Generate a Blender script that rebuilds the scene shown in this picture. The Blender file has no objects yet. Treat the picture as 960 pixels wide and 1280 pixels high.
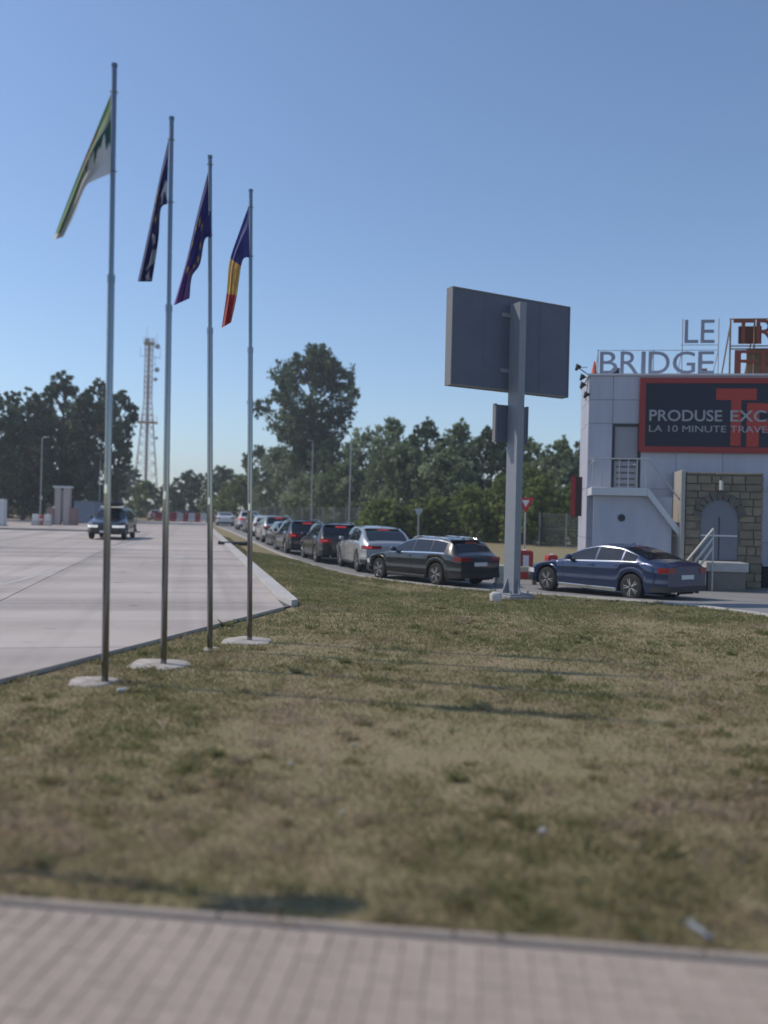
import bpy, bmesh, math, random
import numpy as np
from mathutils import Vector, Matrix, noise

random.seed(7)
RNG = np.random.default_rng(7)
R = math.radians
sc = bpy.context.scene
COL = sc.collection

# ------------------------------------------------------------------ camera, sky, sun, exposure
HAZE = 0.0009
F, CAMH, HOR, ROLL = 1050.0, 1.75, 645.0, 0.0245
PIT = math.atan((HOR - 640) / F)
_f = Vector((0, math.cos(PIT), math.sin(PIT)))
_u0 = Vector((0, -math.sin(PIT), math.cos(PIT)))
_r0 = Vector((1, 0, 0))
_r = math.cos(ROLL) * _r0 + math.sin(ROLL) * _u0
_u = math.cos(ROLL) * _u0 - math.sin(ROLL) * _r0
CAM = Vector((0, 0, CAMH))
cd = bpy.data.cameras.new('camera')
cam = bpy.data.objects.new('camera', cd)
COL.objects.link(cam)
cam.matrix_world = Matrix.Translation(CAM) @ Matrix((_r, _u, -_f)).transposed().to_4x4()
cd.sensor_fit = 'VERTICAL'
cd.sensor_height = 36.0
cd.sensor_width = 27.0
cd.lens = 36.0 * F / 1280.0
cd.clip_end = 8000
cd.clip_start = 0.05
cd.dof.use_dof = True
cd.dof.focus_distance = 15.5
cd.dof.aperture_fstop = cd.lens / 54.0
sc.camera = cam

SUN_AZ, SUN_EL = R(-78), R(48)          # azimuth measured from +Y, negative = left of the view
SD = Vector((math.sin(SUN_AZ) * math.cos(SUN_EL), math.cos(SUN_AZ) * math.cos(SUN_EL), math.sin(SUN_EL)))
w = bpy.data.worlds.new('World')
sc.world = w
w.use_nodes = True
nt = w.node_tree
nt.nodes.clear()
sky = nt.nodes.new('ShaderNodeTexSky')
sky.sky_type = 'NISHITA'
sky.sun_disc = False
sky.sun_elevation = SUN_EL
sky.sun_rotation = SUN_AZ
sky.altitude = 20
sky.air_density = 1.0
sky.dust_density = 0.35
sky.ozone_density = 4.0
bg = nt.nodes.new('ShaderNodeBackground')
bg.inputs['Strength'].default_value = 0.127
wo = nt.nodes.new('ShaderNodeOutputWorld')
nt.links.new(sky.outputs[0], bg.inputs[0])
nt.links.new(bg.outputs[0], wo.inputs[0])
sl = bpy.data.lights.new('sun', 'SUN')
sl.energy = 2.6
sl.angle = R(1.0)
sl.color = (1.0, 0.885, 0.73)
so = bpy.data.objects.new('sun', sl)
COL.objects.link(so)
so.rotation_euler = SD.to_track_quat('Z', 'Y').to_euler()
so.location = (-30, 30, 40)
vs = sc.view_settings
vs.view_transform = 'Standard'
vs.look = 'None'
vs.exposure = 0.2
vs.gamma = 1.0
vs.use_curve_mapping = False
sc.cycles.max_bounces = 6
sc.cycles.transparent_max_bounces = 8
sc.cycles.caustics_reflective = False
sc.cycles.caustics_refractive = False


def at(px, py, Y):
    d = _f + _r * ((px - 480) / F) + _u * ((640 - py) / F)
    return CAM + d * (Y / d.y)


def ss(a, b, t):
    t = min(1, max(0, (t - a) / (b - a)))
    return t * t * (3 - 2 * t)


def slab_edge_x(y):
    return -1.59 - (y - 15.9) * 0.232


def gz(x, y):
    base = 0.0035 * (min(max(y, 14), 125) - 14)
    d = x - slab_edge_x(y)
    return base - 0.37 * ss(0.5, 4.0, d) * ss(15, 25, y) * (1 - ss(38, 75, y))


def ground_at(px, py):
    Y = 2.0
    while Y < 300:
        p = at(px, py, Y)
        if p.z <= gz(p.x, p.y):
            return p
        Y += 0.02 + Y * 0.001
    return p


def gpx(px, Y):
    """ground point seen at column px, at depth Y"""
    p = at(px, 640, Y)
    for _ in range(6):
        z = gz(p.x, p.y)
        py = 640
        v = Vector((p.x, Y, z)) - CAM
        p2 = Vector(((px - 480) / F * v.dot(_f), 0, 0))
        # shift x so that the column matches
        cx = v.dot(_r) / v.dot(_f) * F + 480
        p = Vector((p.x + (px - cx) / F * Y, Y, z))
    return Vector((p.x, p.y, gz(p.x, p.y)))


# ------------------------------------------------------------------ materials
MATS = {}


def new_mat(name):
    m = bpy.data.materials.new(name)
    m.use_nodes = True
    return m, m.node_tree, m.node_tree.nodes['Principled BSDF']


def mat(name, col, rough=0.6, metal=0.0, var=0.0, scale=8.0, bump=0.0, bscale=40.0, coat=0.0, spec=0.5, objrand=0.0, emit=0.0, col2=None, stretch=None):
    if name in MATS:
        return MATS[name]
    m, t, b = new_mat(name)
    N, L = t.nodes, t.links
    b.inputs['Roughness'].default_value = rough
    b.inputs['Metallic'].default_value = metal
    b.inputs['Specular IOR Level'].default_value = spec
    b.inputs['Coat Weight'].default_value = coat
    b.inputs['Coat Roughness'].default_value = 0.05
    b.inputs['Base Color'].default_value = (*col, 1)
    if emit:
        b.inputs['Emission Color'].default_value = (*col, 1)
        b.inputs['Emission Strength'].default_value = emit
    tc = N.new('ShaderNodeTexCoord')
    src = tc.outputs['Object']
    if stretch:
        mp = N.new('ShaderNodeMapping')
        mp.inputs['Scale'].default_value = stretch
        L.new(src, mp.inputs[0])
        src = mp.outputs[0]
    cur = None
    if var or col2:
        n = N.new('ShaderNodeTexNoise')
        n.inputs['Scale'].default_value = scale
        n.inputs['Detail'].default_value = 6
        n.inputs['Roughness'].default_value = 0.65
        L.new(src, n.inputs['Vector'])
        rp = N.new('ShaderNodeValToRGB')
        rp.color_ramp.elements[0].position = 0.3
        rp.color_ramp.elements[1].position = 0.7
        c2 = col2 or tuple(min(1, c * (1 + var)) for c in col)
        c1 = col if col2 else tuple(c * (1 - var) for c in col)
        rp.color_ramp.elements[0].color = (*c1, 1)
        rp.color_ramp.elements[1].color = (*c2, 1)
        L.new(n.outputs['Fac'], rp.inputs[0])
        cur = rp.outputs[0]
        mr = N.new('ShaderNodeMapRange')
        mr.inputs['To Min'].default_value = max(0, rough - 0.08)
        mr.inputs['To Max'].default_value = min(1, rough + 0.08)
        L.new(n.outputs['Fac'], mr.inputs['Value'])
        L.new(mr.outputs[0], b.inputs['Roughness'])
    if objrand:
        oi = N.new('ShaderNodeObjectInfo')
        hs = N.new('ShaderNodeHueSaturation')
        mr2 = N.new('ShaderNodeMapRange')
        mr2.inputs['To Min'].default_value = 1 - objrand
        mr2.inputs['To Max'].default_value = 1 + objrand
        L.new(oi.outputs['Random'], mr2.inputs['Value'])
        L.new(mr2.outputs[0], hs.inputs['Value'])
        if cur:
            L.new(cur, hs.inputs['Color'])
        else:
            hs.inputs['Color'].default_value = (*col, 1)
        cur = hs.outputs[0]
    if cur:
        L.new(cur, b.inputs['Base Color'])
    if bump:
        n2 = N.new('ShaderNodeTexNoise')
        n2.inputs['Scale'].default_value = bscale
        n2.inputs['Detail'].default_value = 4
        L.new(src, n2.inputs['Vector'])
        bp = N.new('ShaderNodeBump')
        bp.inputs['Strength'].default_value = bump
        bp.inputs['Distance'].default_value = 0.02
        L.new(n2.outputs['Fac'], bp.inputs['Height'])
        L.new(bp.outputs[0], b.inputs['Normal'])
    MATS[name] = m
    return m


def leaf_mat(name, stops, trans=0.3, rough=0.55):
    if name in MATS:
        return MATS[name]
    m = bpy.data.materials.new(name)
    m.use_nodes = True
    t = m.node_tree
    N, L = t.nodes, t.links
    N.clear()
    a = N.new('ShaderNodeAttribute')
    a.attribute_name = 'rnd'
    rp = N.new('ShaderNodeValToRGB')
    els = rp.color_ramp.elements
    els[0].position, els[0].color = stops[0][0], (*stops[0][1], 1)
    els[1].position, els[1].color = stops[-1][0], (*stops[-1][1], 1)
    for p, c in stops[1:-1]:
        e = els.new(p)
        e.color = (*c, 1)
    L.new(a.outputs['Fac'], rp.inputs[0])
    d = N.new('ShaderNodeBsdfPrincipled')
    d.inputs['Roughness'].default_value = rough
    d.inputs['Specular IOR Level'].default_value = 0.35
    tr = N.new('ShaderNodeBsdfTranslucent')
    mx = N.new('ShaderNodeMixShader')
    mx.inputs[0].default_value = trans
    o = N.new('ShaderNodeOutputMaterial')
    L.new(rp.outputs[0], d.inputs['Base Color'])
    L.new(rp.outputs[0], tr.inputs['Color'])
    L.new(d.outputs[0], mx.inputs[1])
    L.new(tr.outputs[0], mx.inputs[2])
    L.new(mx.outputs[0], o.inputs[0])
    MATS[name] = m
    return m


# ------------------------------------------------------------------ mesh helpers
class MB:
    def __init__(s):
        s.v, s.f = [], []

    def add(s, vs_, fs_):
        o = len(s.v)
        s.v += [tuple(p) for p in vs_]
        s.f += [tuple(i + o for i in f) for f in fs_]
        return s

    def box(s, x0, x1, y0, y1, z0, z1, M=None, bev=0.0):
        if bev:
            b = min(bev, (x1 - x0) * .45, (y1 - y0) * .45, (z1 - z0) * .45)
            bm = bmesh.new()
            bmesh.ops.create_cube(bm, size=1)
            for v in bm.verts:
                v.co = Vector(((x0 + x1) / 2 + v.co.x * (x1 - x0), (y0 + y1) / 2 + v.co.y * (y1 - y0), (z0 + z1) / 2 + v.co.z * (z1 - z0)))
            bmesh.ops.bevel(bm, geom=bm.edges[:], offset=b, segments=1, affect='EDGES', profile=0.5)
            bm.verts.index_update()
            P = [v.co.copy() for v in bm.verts]
            Q = [[v.index for v in f.verts] for f in bm.faces]
            bm.free()
        else:
            P = [Vector(p) for p in ((x0, y0, z0), (x1, y0, z0), (x1, y1, z0), (x0, y1, z0), (x0, y0, z1), (x1, y0, z1), (x1, y1, z1), (x0, y1, z1))]
            Q = [(0, 3, 2, 1), (4, 5, 6, 7), (0, 1, 5, 4), (1, 2, 6, 5), (2, 3, 7, 6), (3, 0, 4, 7)]
        if M:
            P = [M @ p for p in P]
        return s.add(P, Q)

    def bar(s, a, b, r, n=6, r2=None, cap=True):
        a, b = Vector(a), Vector(b)
        r2 = r if r2 is None else r2
        d = (b - a)
        if d.length < 1e-6:
            return s
        d.normalize()
        up = Vector((0, 0, 1)) if abs(d.z) < .95 else Vector((1, 0, 0))
        e1 = d.cross(up).normalized()
        e2 = d.cross(e1)
        P = []
        for c, rr in ((a, r), (b, r2)):
            for k in range(n):
                t = 2 * math.pi * (k + .5) / n
                P.append(c + (e1 * math.cos(t) + e2 * math.sin(t)) * rr)
        Q = [(k, (k + 1) % n, n + (k + 1) % n, n + k) for k in range(n)]
        Q = [q[::-1] for q in Q]
        if cap:
            Q += [tuple(range(n)), tuple(range(2 * n - 1, n - 1, -1))]
        return s.add(P, Q)

    def tube(s, pts, radii, n=7):
        for i in range(len(pts) - 1):
            s.bar(pts[i], pts[i + 1], radii[i], n, radii[i + 1])
        return s

    def lathe(s, prof, n=16, M=None, axis='Z'):
        P, Q = [], []
        for (r, z) in prof:
            for k in range(n):
                t = 2 * math.pi * k / n
                if axis == 'Z':
                    P.append(Vector((r * math.cos(t), r * math.sin(t), z)))
                else:
                    P.append(Vector((r * math.cos(t), z, r * math.sin(t))))
        for i in range(len(prof) - 1):
            for k in range(n):
                q = (i * n + k, i * n + (k + 1) % n, (i + 1) * n + (k + 1) % n, (i + 1) * n + k)
                Q.append(q if axis == 'Z' else q[::-1])
        lo, hi = tuple(range(n))[::-1], tuple(range((len(prof) - 1) * n, len(prof) * n))
        Q += [lo, hi] if axis == 'Z' else [lo[::-1], hi[::-1]]
        if M:
            P = [M @ p for p in P]
        return s.add(P, Q)

    def prism(s, poly, z0, z1, M=None):
        n = len(poly)
        P = [Vector((x, y, z0)) for x, y in poly] + [Vector((x, y, z1)) for x, y in poly]
        Q = [tuple(range(n))[::-1], tuple(range(n, 2 * n))] + [(k, (k + 1) % n, n + (k + 1) % n, n + k) for k in range(n)]
        if M:
            P = [M @ p for p in P]
        return s.add(P, Q)

    def build(s, name, m, parent=None, smooth=None, fix=False):
        me = bpy.data.meshes.new(name)
        me.from_pydata([tuple(v) for v in s.v], [], s.f)
        me.materials.append(m)
        if fix:
            bm = bmesh.new()
            bm.from_mesh(me)
            bmesh.ops.recalc_face_normals(bm, faces=bm.faces)
            bm.to_mesh(me)
            bm.free()
        if smooth:
            me.polygons.foreach_set('use_smooth', [True] * len(me.polygons))
            me.set_sharp_from_angle(angle=R(smooth))
        me.update()
        return link(name, me, parent)


def link(name, me, parent=None, loc=None):
    o = bpy.data.objects.new(name, me)
    COL.objects.link(o)
    if parent:
        o.parent = parent
    if loc is not None:
        o.location = loc
    return o


def thing(name, label, cat, loc=(0, 0, 0), rz=0.0, group=None):
    o = bpy.data.objects.new(name, None)
    o.empty_display_size = 0.2
    COL.objects.link(o)
    o.location = loc
    o.rotation_euler = (0, 0, rz)
    return tag(o, label, cat, group)


def tag(o, label=None, cat=None, group=None, kind=None):
    if label: o['label'] = label
    if cat: o['category'] = cat
    if group: o['group'] = group
    if kind: o['kind'] = kind
    return o


def copy_tree(o, parent=None):
    c = o.copy()
    COL.objects.link(c)
    c.parent = parent
    for ch in list(o.children):
        copy_tree(ch, c)
    return c


def np_mesh(name, V, nper, m, rnd=None):
    """V: (n*nper,3) independent polygons with nper corners each"""
    n = len(V) // nper
    me = bpy.data.meshes.new(name)
    me.vertices.add(len(V))
    me.vertices.foreach_set('co', np.asarray(V, dtype=np.float32).ravel())
    me.loops.add(len(V))
    me.loops.foreach_set('vertex_index', np.arange(len(V), dtype=np.int32))
    me.polygons.add(n)
    me.polygons.foreach_set('loop_start', np.arange(0, len(V), nper, dtype=np.int32))
    me.update(calc_edges=True)
    if rnd is not None:
        a = me.attributes.new('rnd', 'FLOAT', 'POINT')
        a.data.foreach_set('value', np.repeat(np.asarray(rnd, dtype=np.float32), nper))
    me.materials.append(m)
    return me


def in_poly(x, y, poly):
    inside = np.zeros(len(x), bool)
    n = len(poly)
    j = n - 1
    for i in range(n):
        xi, yi = poly[i]
        xj, yj = poly[j]
        c = ((yi > y) != (yj > y)) & (x < (xj - xi) * (y - yi) / (yj - yi + 1e-12) + xi)
        inside ^= c
        j = i
    return inside


def clip_poly(poly, a, b):
    """keep the left side of the line a->b"""
    out = []
    n = len(poly)
    def side(p): return (b[0] - a[0]) * (p[1] - a[1]) - (b[1] - a[1]) * (p[0] - a[0])
    for i in range(n):
        p, q = poly[i], poly[(i + 1) % n]
        sp, sq = side(p), side(q)
        if sp >= 0:
            out.append(p)
        if (sp >= 0) != (sq >= 0):
            t = sp / (sp - sq)
            out.append((p[0] + t * (q[0] - p[0]), p[1] + t * (q[1] - p[1])))
    return out


# ------------------------------------------------------------------ ground
def ground_material():
    m, t, b = new_mat('lawn soil')
    N, L = t.nodes, t.links
    tc = N.new('ShaderNodeTexCoord')
    def nz(scale, det=5, ro=.6):
        n = N.new('ShaderNodeTexNoise')
        n.inputs['Scale'].default_value = scale
        n.inputs['Detail'].default_value = det
        n.inputs['Roughness'].default_value = ro
        L.new(tc.outputs['Object'], n.inputs['Vector'])
        return n
    n1, n2, n3 = nz(.55), nz(3.2, 6, .7), nz(26, 4, .7)
    r1 = N.new('ShaderNodeValToRGB')
    r1.color_ramp.elements[0].position = .36
    r1.color_ramp.elements[0].color = (.28, .265, .14, 1)
    r1.color_ramp.elements[1].position = .66
    r1.color_ramp.elements[1].color = (.36, .275, .195, 1)
    e = r1.color_ramp.elements.new(.5)
    e.color = (.31, .265, .16, 1)
    ad = N.new('ShaderNodeMath'); ad.operation = 'ADD'
    mu = N.new('ShaderNodeMath'); mu.operation = 'MULTIPLY'; mu.inputs[1].default_value = .5
    L.new(n1.outputs['Fac'], ad.inputs[0]); L.new(n2.outputs['Fac'], ad.inputs[1])
    L.new(ad.outputs[0], mu.inputs[0]); L.new(mu.outputs[0], r1.inputs[0])
    r2 = N.new('ShaderNodeValToRGB')
    r2.color_ramp.elements[0].position = .3
    r2.color_ramp.elements[0].color = (.55, .55, .55, 1)
    r2.color_ramp.elements[1].position = .75
    r2.color_ramp.elements[1].color = (1.25, 1.22, 1.15, 1)
    L.new(n3.outputs['Fac'], r2.inputs[0])
    mx = N.new('ShaderNodeMix'); mx.data_type = 'RGBA'; mx.blend_type = 'MULTIPLY'
    mx.inputs['Factor'].default_value = 1
    L.new(r1.outputs[0], mx.inputs[6]); L.new(r2.outputs[0], mx.inputs[7])
    L.new(mx.outputs[2], b.inputs['Base Color'])
    b.inputs['Roughness'].default_value = .95
    b.inputs['Specular IOR Level'].default_value = .15
    bp = N.new('ShaderNodeBump'); bp.inputs['Strength'].default_value = .7; bp.inputs['Distance'].default_value = .03
    L.new(n3.outputs['Fac'], bp.inputs['Height']); L.new(bp.outputs[0], b.inputs['Normal'])
    return m


def axis_coords(lo, hi, step, outs):
    a = list(np.arange(lo, hi + .001, step))
    return [-o for o in reversed(outs) if -o < lo] + a + [o for o in outs if o > hi]


xs = axis_coords(-60, 60, 1.0, [80, 130, 250, 500, 900])
ys = axis_coords(-8, 130, 1.0, [160, 250, 500, 900])
GV = [(x, y, gz(x, y)) for y in ys for x in xs]
nx = len(xs)
GF = [(j * nx + i, j * nx + i + 1, (j + 1) * nx + i + 1, (j + 1) * nx + i) for j in range(len(ys) - 1) for i in range(nx - 1)]
gmb = MB().add(GV, GF)
g = gmb.build('ground', ground_material(), smooth=60)
tag(g, kind='structure')

# concrete apron on the left: planar slabs, clipped to the two front edges
TIP = (-1.59, 15.9)
EA = (-3.75, 8.2)
ED = Vector((TIP[0] - EA[0], TIP[1] - EA[1])).normalized()
EB = (EA[0] - ED.x * 30, EA[1] - ED.y * 30)
KD = Vector((-0.232, 1)).normalized()              # along the right edge, away from the camera
KN = Vector((-KD.y, KD.x))                         # to the left
KEND = (slab_edge_x(112), 112)
APZ = 0.055


def apz(x, y):
    return 0.0035 * (min(max(y, 14), 125) - 14) + APZ




def apron_material():
    m, t, b = new_mat('apron concrete')
    N, L = t.nodes, t.links
    tc = N.new('ShaderNodeTexCoord')
    mp = N.new('ShaderNodeMapping')
    mp.inputs['Rotation'].default_value = (0, 0, R(-13))
    L.new(tc.outputs['Object'], mp.inputs[0])
    def nz(sc_, scale, det=6, ro=.6):
        m2 = N.new('ShaderNodeMapping'); m2.inputs['Scale'].default_value = sc_
        L.new(mp.outputs[0], m2.inputs[0])
        n_ = N.new('ShaderNodeTexNoise'); n_.inputs['Scale'].default_value = scale
        n_.inputs['Detail'].default_value = det; n_.inputs['Roughness'].default_value = ro
        L.new(m2.outputs[0], n_.inputs['Vector'])
        return n_
    def ramp(src, p0, c0, p1, c1):
        r_ = N.new('ShaderNodeValToRGB')
        r_.color_ramp.elements[0].position = p0; r_.color_ramp.elements[0].color = (*c0, 1)
        r_.color_ramp.elements[1].position = p1; r_.color_ramp.elements[1].color = (*c1, 1)
        L.new(src, r_.inputs[0])
        return r_.outputs[0]
    def mul(a, c):
        x = N.new('ShaderNodeMix'); x.data_type = 'RGBA'; x.blend_type = 'MULTIPLY'; x.inputs['Factor'].default_value = 1
        L.new(a, x.inputs[6]); L.new(c, x.inputs[7])
        return x.outputs[2]
    base = ramp(nz((1, 1, 1), .35).outputs['Fac'], .3, (.425, .375, .335), .7, (.53, .47, .43))
    wear = ramp(nz((.05, .55, 1), 1.0, 4).outputs['Fac'], .36, (.74, .74, .76), .56, (1, 1, 1))      # worn driving bands across the yard
    track = ramp(nz((.9, .02, 1), 1.0, 3).outputs['Fac'], .36, (.80, .80, .80), .50, (1, 1, 1))     # tyre polish along the lanes
    spots = ramp(nz((1, 1, 1), 1.9, 3, .5).outputs['Fac'], .24, (.62, .61, .60), .34, (1, 1, 1))     # oil stains
    oi = N.new('ShaderNodeObjectInfo')
    tint = ramp(oi.outputs['Random'], 0, (.93, .93, .93), 1, (1.05, 1.05, 1.05))
    c = mul(mul(mul(mul(base, wear), track), spots), tint)
    L.new(c, b.inputs['Base Color'])
    b.inputs['Roughness'].default_value = .85
    bp = N.new('ShaderNodeBump'); bp.inputs['Strength'].default_value = .25; bp.inputs['Distance'].default_value = .02
    L.new(nz((1, 1, 1), 60).outputs['Fac'], bp.inputs['Height']); L.new(bp.outputs[0], b.inputs['Normal'])
    return m


m_conc = apron_material()
m_kerb = mat('kerb concrete', (.48, .46, .44), .85, var=.12, scale=6, bump=.2, objrand=.05)
ap = MB()
base = [EB, TIP, KEND, (-140, 112), (-140, -20)]
base = [(x, y) for x, y in base]
n = len(base)
apv = [(x, y, 0.0035 * (min(max(y, 14), 125) - 14) - .004 + .012) for x, y in base]
ap = MB()
# bedding sheet as a fan of rows following the slope
rows = [-20, 0, 8.2, 14, 15.9, 40, 80, 112]
for a, b_ in zip(rows[:-1], rows[1:]):
    def xr(y):
        if y <= 15.9:
            return EA[0] + (y - EA[1]) / ED.y * ED.x
        return slab_edge_x(y)
    ap.add([(-140, a, apz(0, a) - .03), (xr(a) - .05, a, apz(0, a) - .03), (xr(b_) - .05, b_, apz(0, b_) - .03), (-140, b_, apz(0, b_) - .03)], [(0, 1, 2, 3)])
apron = ap.build('concrete_apron', mat('joint filler', (.12, .115, .11), .95))
tag(apron, kind='structure')
SL = 5.0
for iu in range(-6, 20):
    for iv in range(0, 12):
        L_ = SL - .025
        o = Vector(TIP) + KD * (iu * SL) + KN * (iv * SL + .32)
        quad = [o, o + KN * L_, o + KN * L_ + KD * L_, o + KD * L_]
        quad = [(p.x, p.y) for p in quad][::-1]
        quad = clip_poly(quad, TIP, (TIP[0] - ED.x, TIP[1] - ED.y)) if False else clip_poly(quad, EB, TIP)
        quad = [p for p in quad]
        if len(quad) < 3:
            continue
        cx = sum(p[0] for p in quad) / len(quad)
        cy = sum(p[1] for p in quad) / len(quad)
        if cy > 108 or cy < 3 or cx < -.62 * cy - 6:
            continue
        mb = MB()
        nq = len(quad)
        P = [(x, y, apz(x, y) - .05) for x, y in quad] + [(x, y, apz(x, y)) for x, y in quad]
        Q = [tuple(range(nq)), tuple(range(2 * nq - 1, nq - 1, -1))] + [(k, (k + 1) % nq, nq + (k + 1) % nq, nq + k) for k in range(nq)]
        mb.add(P, Q)
        mb.build('slab', m_conc, apron, fix=True)

# kerb stones along the right edge of the apron
kerb = MB()
kroot = bpy.data.objects.new('kerb', None)
COL.objects.link(kroot)
tag(kroot, kind='structure')
kroot.location = (TIP[0], TIP[1], 0)
for k in range(96):
    p0 = Vector(TIP) + KD * (k * 1.0)
    p1 = p0 + KD * .985
    q = [p0, p1, p1 + KN * .30, p0 + KN * .30]
    if k == 0:
        q[3] = Vector(TIP) + ED * -.30 * 1.0 + KD * .05
    P = []
    for zz in (-.1, .075):
        P += [(p.x - TIP[0], p.y - TIP[1], apz(p.x, p.y) + zz) for p in q]
    mb = MB().add(P, [(0, 1, 2, 3), (7, 6, 5, 4), (0, 4, 5, 1), (1, 5, 6, 2), (2, 6, 7, 3), (3, 7, 4, 0)])
    mb.build('kerb_stone', m_kerb, kroot, fix=True)

# road with the queue
RE = [(10.5, 3.0), (9.3, 9.0), (8.1, 14.0), (7.45, 16.6), (6.8, 19.4), (5.2, 22.0), (2.9, 24.2), (.95, 26.2), (-1.1, 28.8), (-2.8, 32.4), (-5.2, 40), (-10.3, 60), (-19.5, 96), (-27, 125)]


def resample(poly, step):
    out = []
    for i in range(len(poly) - 1):
        p0 = poly[max(0, i - 1)]; p1 = poly[i]; p2 = poly[i + 1]; p3 = poly[min(len(poly) - 1, i + 2)]
        nseg = max(2, int(math.hypot(p2[0] - p1[0], p2[1] - p1[1]) / step))
        for k in range(nseg):
            t = k / nseg
            out.append(tuple(.5 * ((2 * p1[c]) + (-p0[c] + p2[c]) * t + (2 * p0[c] - 5 * p1[c] + 4 * p2[c] - p3[c]) * t * t + (-p0[c] + 3 * p1[c] - 3 * p2[c] + p3[c]) * t ** 3) for c in (0, 1)))
    out.append(tuple(poly[-1]))
    return out


edge = resample(RE, 1.2)
NW = 10
rv, rf = [], []
far_edge = []
for i, (x, y) in enumerate(edge):
    a = edge[max(0, i - 1)]; b_ = edge[min(len(edge) - 1, i + 1)]
    d = Vector((b_[0] - a[0], b_[1] - a[1])).normalized()
    nrm = Vector((d.y, -d.x))
    # widen towards the yard in front of the shop
    wd = 7.0 + 13.0 * (1 - ss(18, 32, y))
    # inside of the bend: aim straight right/far
    for k in range(NW + 1):
        q = Vector((x, y)) + nrm * wd * k / NW
        rv.append((q.x, q.y, gz(q.x, q.y) + .022))
    far_edge.append((q.x, q.y))
for i in range(len(edge) - 1):
    for k in range(NW):
        a = i * (NW + 1) + k
        rf.append((a, a + 1, a + NW + 2, a + NW + 1))
m_road = mat('road asphalt', (.235, .232, .228), .9, var=.14, scale=.6, bump=.3, bscale=80)
road = MB().add(rv, rf).build('road', m_road, smooth=60, fix=True)
for p in road.data.polygons[:1]:
    if p.normal.z < 0:
        road.data.flip_normals()
tag(road, kind='structure')
ROADPOLY = edge + far_edge[::-1]

# narrow flush edging along the lawn side of the road
em = MB()
for i in range(len(edge) - 1):
    (x0, y0), (x1, y1) = edge[i], edge[i + 1]
    d = Vector((x1 - x0, y1 - y0)).normalized()
    nl = Vector((-d.y, d.x))
    P = []
    for (x, y) in ((x0, y0), (x1, y1)):
        for off in (0.0, .16):
            for zz in (-.05, .05):
                q = Vector((x, y)) + nl * off
                P.append((q.x, q.y, gz(q.x, q.y) + zz))
    em.add(P, [(1, 3, 7, 5), (0, 1, 5, 4), (2, 6, 7, 3)])
re_ = em.build('road_edging', m_kerb)
tag(re_, kind='structure')

# pavement in the foreground
pA = ground_at(0, 1131)
pB = ground_at(960, 1206)
PU = Vector((pB.x - pA.x, pB.y - pA.y)).normalized()
PV = Vector((PU.y, -PU.x))
PO = Vector((pA.x, pA.y))
m_pav = mat('paver concrete', (.38, .31, .265), .9, var=.14, scale=30, bump=.35, bscale=160, objrand=.06)
m_bed = mat('sand bed', (.38, .34, .31), .95, var=.2, scale=30)
pav = MB()
q = [PO + PU * -25 + PV * .0, PO + PU * 25, PO + PU * 25 + PV * 6, PO + PU * -25 + PV * 6]
pav.add([(p.x, p.y, .016) for p in q], [(3, 2, 1, 0)])
pavement = pav.build('pavement', m_bed, fix=True)
if pavement.data.polygons[0].normal.z < 0:
    pavement.data.flip_normals()
tag(pavement, kind='structure')
bmb = MB().box(-.0492, .0492, -.0992, .0992, -.03, .022, bev=.004)
bme = None
rot = math.atan2(PU.y, PU.x)
stuff = MB()
for iu in range(-60, 90):
    for iv in range(-1, 16):
        u = iu * .1 + .05
        v = .105 + iv * .2 + .1 + (.1 if iu % 2 else 0)
        vl = .2
        if v - .1 < .1:
            if v + .1 < .15:
                continue
        p = PO + PU * u + PV * v
        vis = p.y > 2.3 and -.62 * p.y - .25 < p.x < .62 * p.y + .25
        half = v - .1 < .09
        dz = random.uniform(-.002, .002)
        if vis:
            if half:
                mbh = MB().box(-.048, .048, -.048, .098 - .05 + .0, -.03, .022, bev=.006)
                o = mbh.build('paver', m_pav, pavement)
                p = PO + PU * u + PV * (v + .05)
            elif bme is None:
                o = bmb.build('paver', m_pav, pavement)
                bme = o.data
            else:
                o = link('paver', bme, pavement)
            o.location = (p.x, p.y, .018 + dz)
            o.rotation_euler = (random.uniform(-.006, .006), random.uniform(-.006, .006), rot)
        elif not half and abs(u - 1.7) < 4.5:
            M = Matrix.Translation((p.x, p.y, .018 + dz)) @ Matrix.Rotation(rot, 4, 'Z')
            stuff.box(-.0492, .0492, -.0992, .0992, -.03, .022, M)
o = stuff.build('paver_field', m_pav, pavement)
o['kind'] = 'stuff'
for k in range(-4, 8):
    M = Matrix.Translation((PO.x, PO.y, 0)) @ Matrix.Rotation(rot, 4, 'Z') @ Matrix.Translation((k * 1.0, 0, 0))
    MB().box(.004, .996, -.045, -.003, -.08, .041 + random.uniform(-.001, .001), M, bev=.006).build('edging_stone', mat('edging concrete', (.35, .295, .25), .9, var=.1, scale=9, objrand=.06), pavement)

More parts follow.
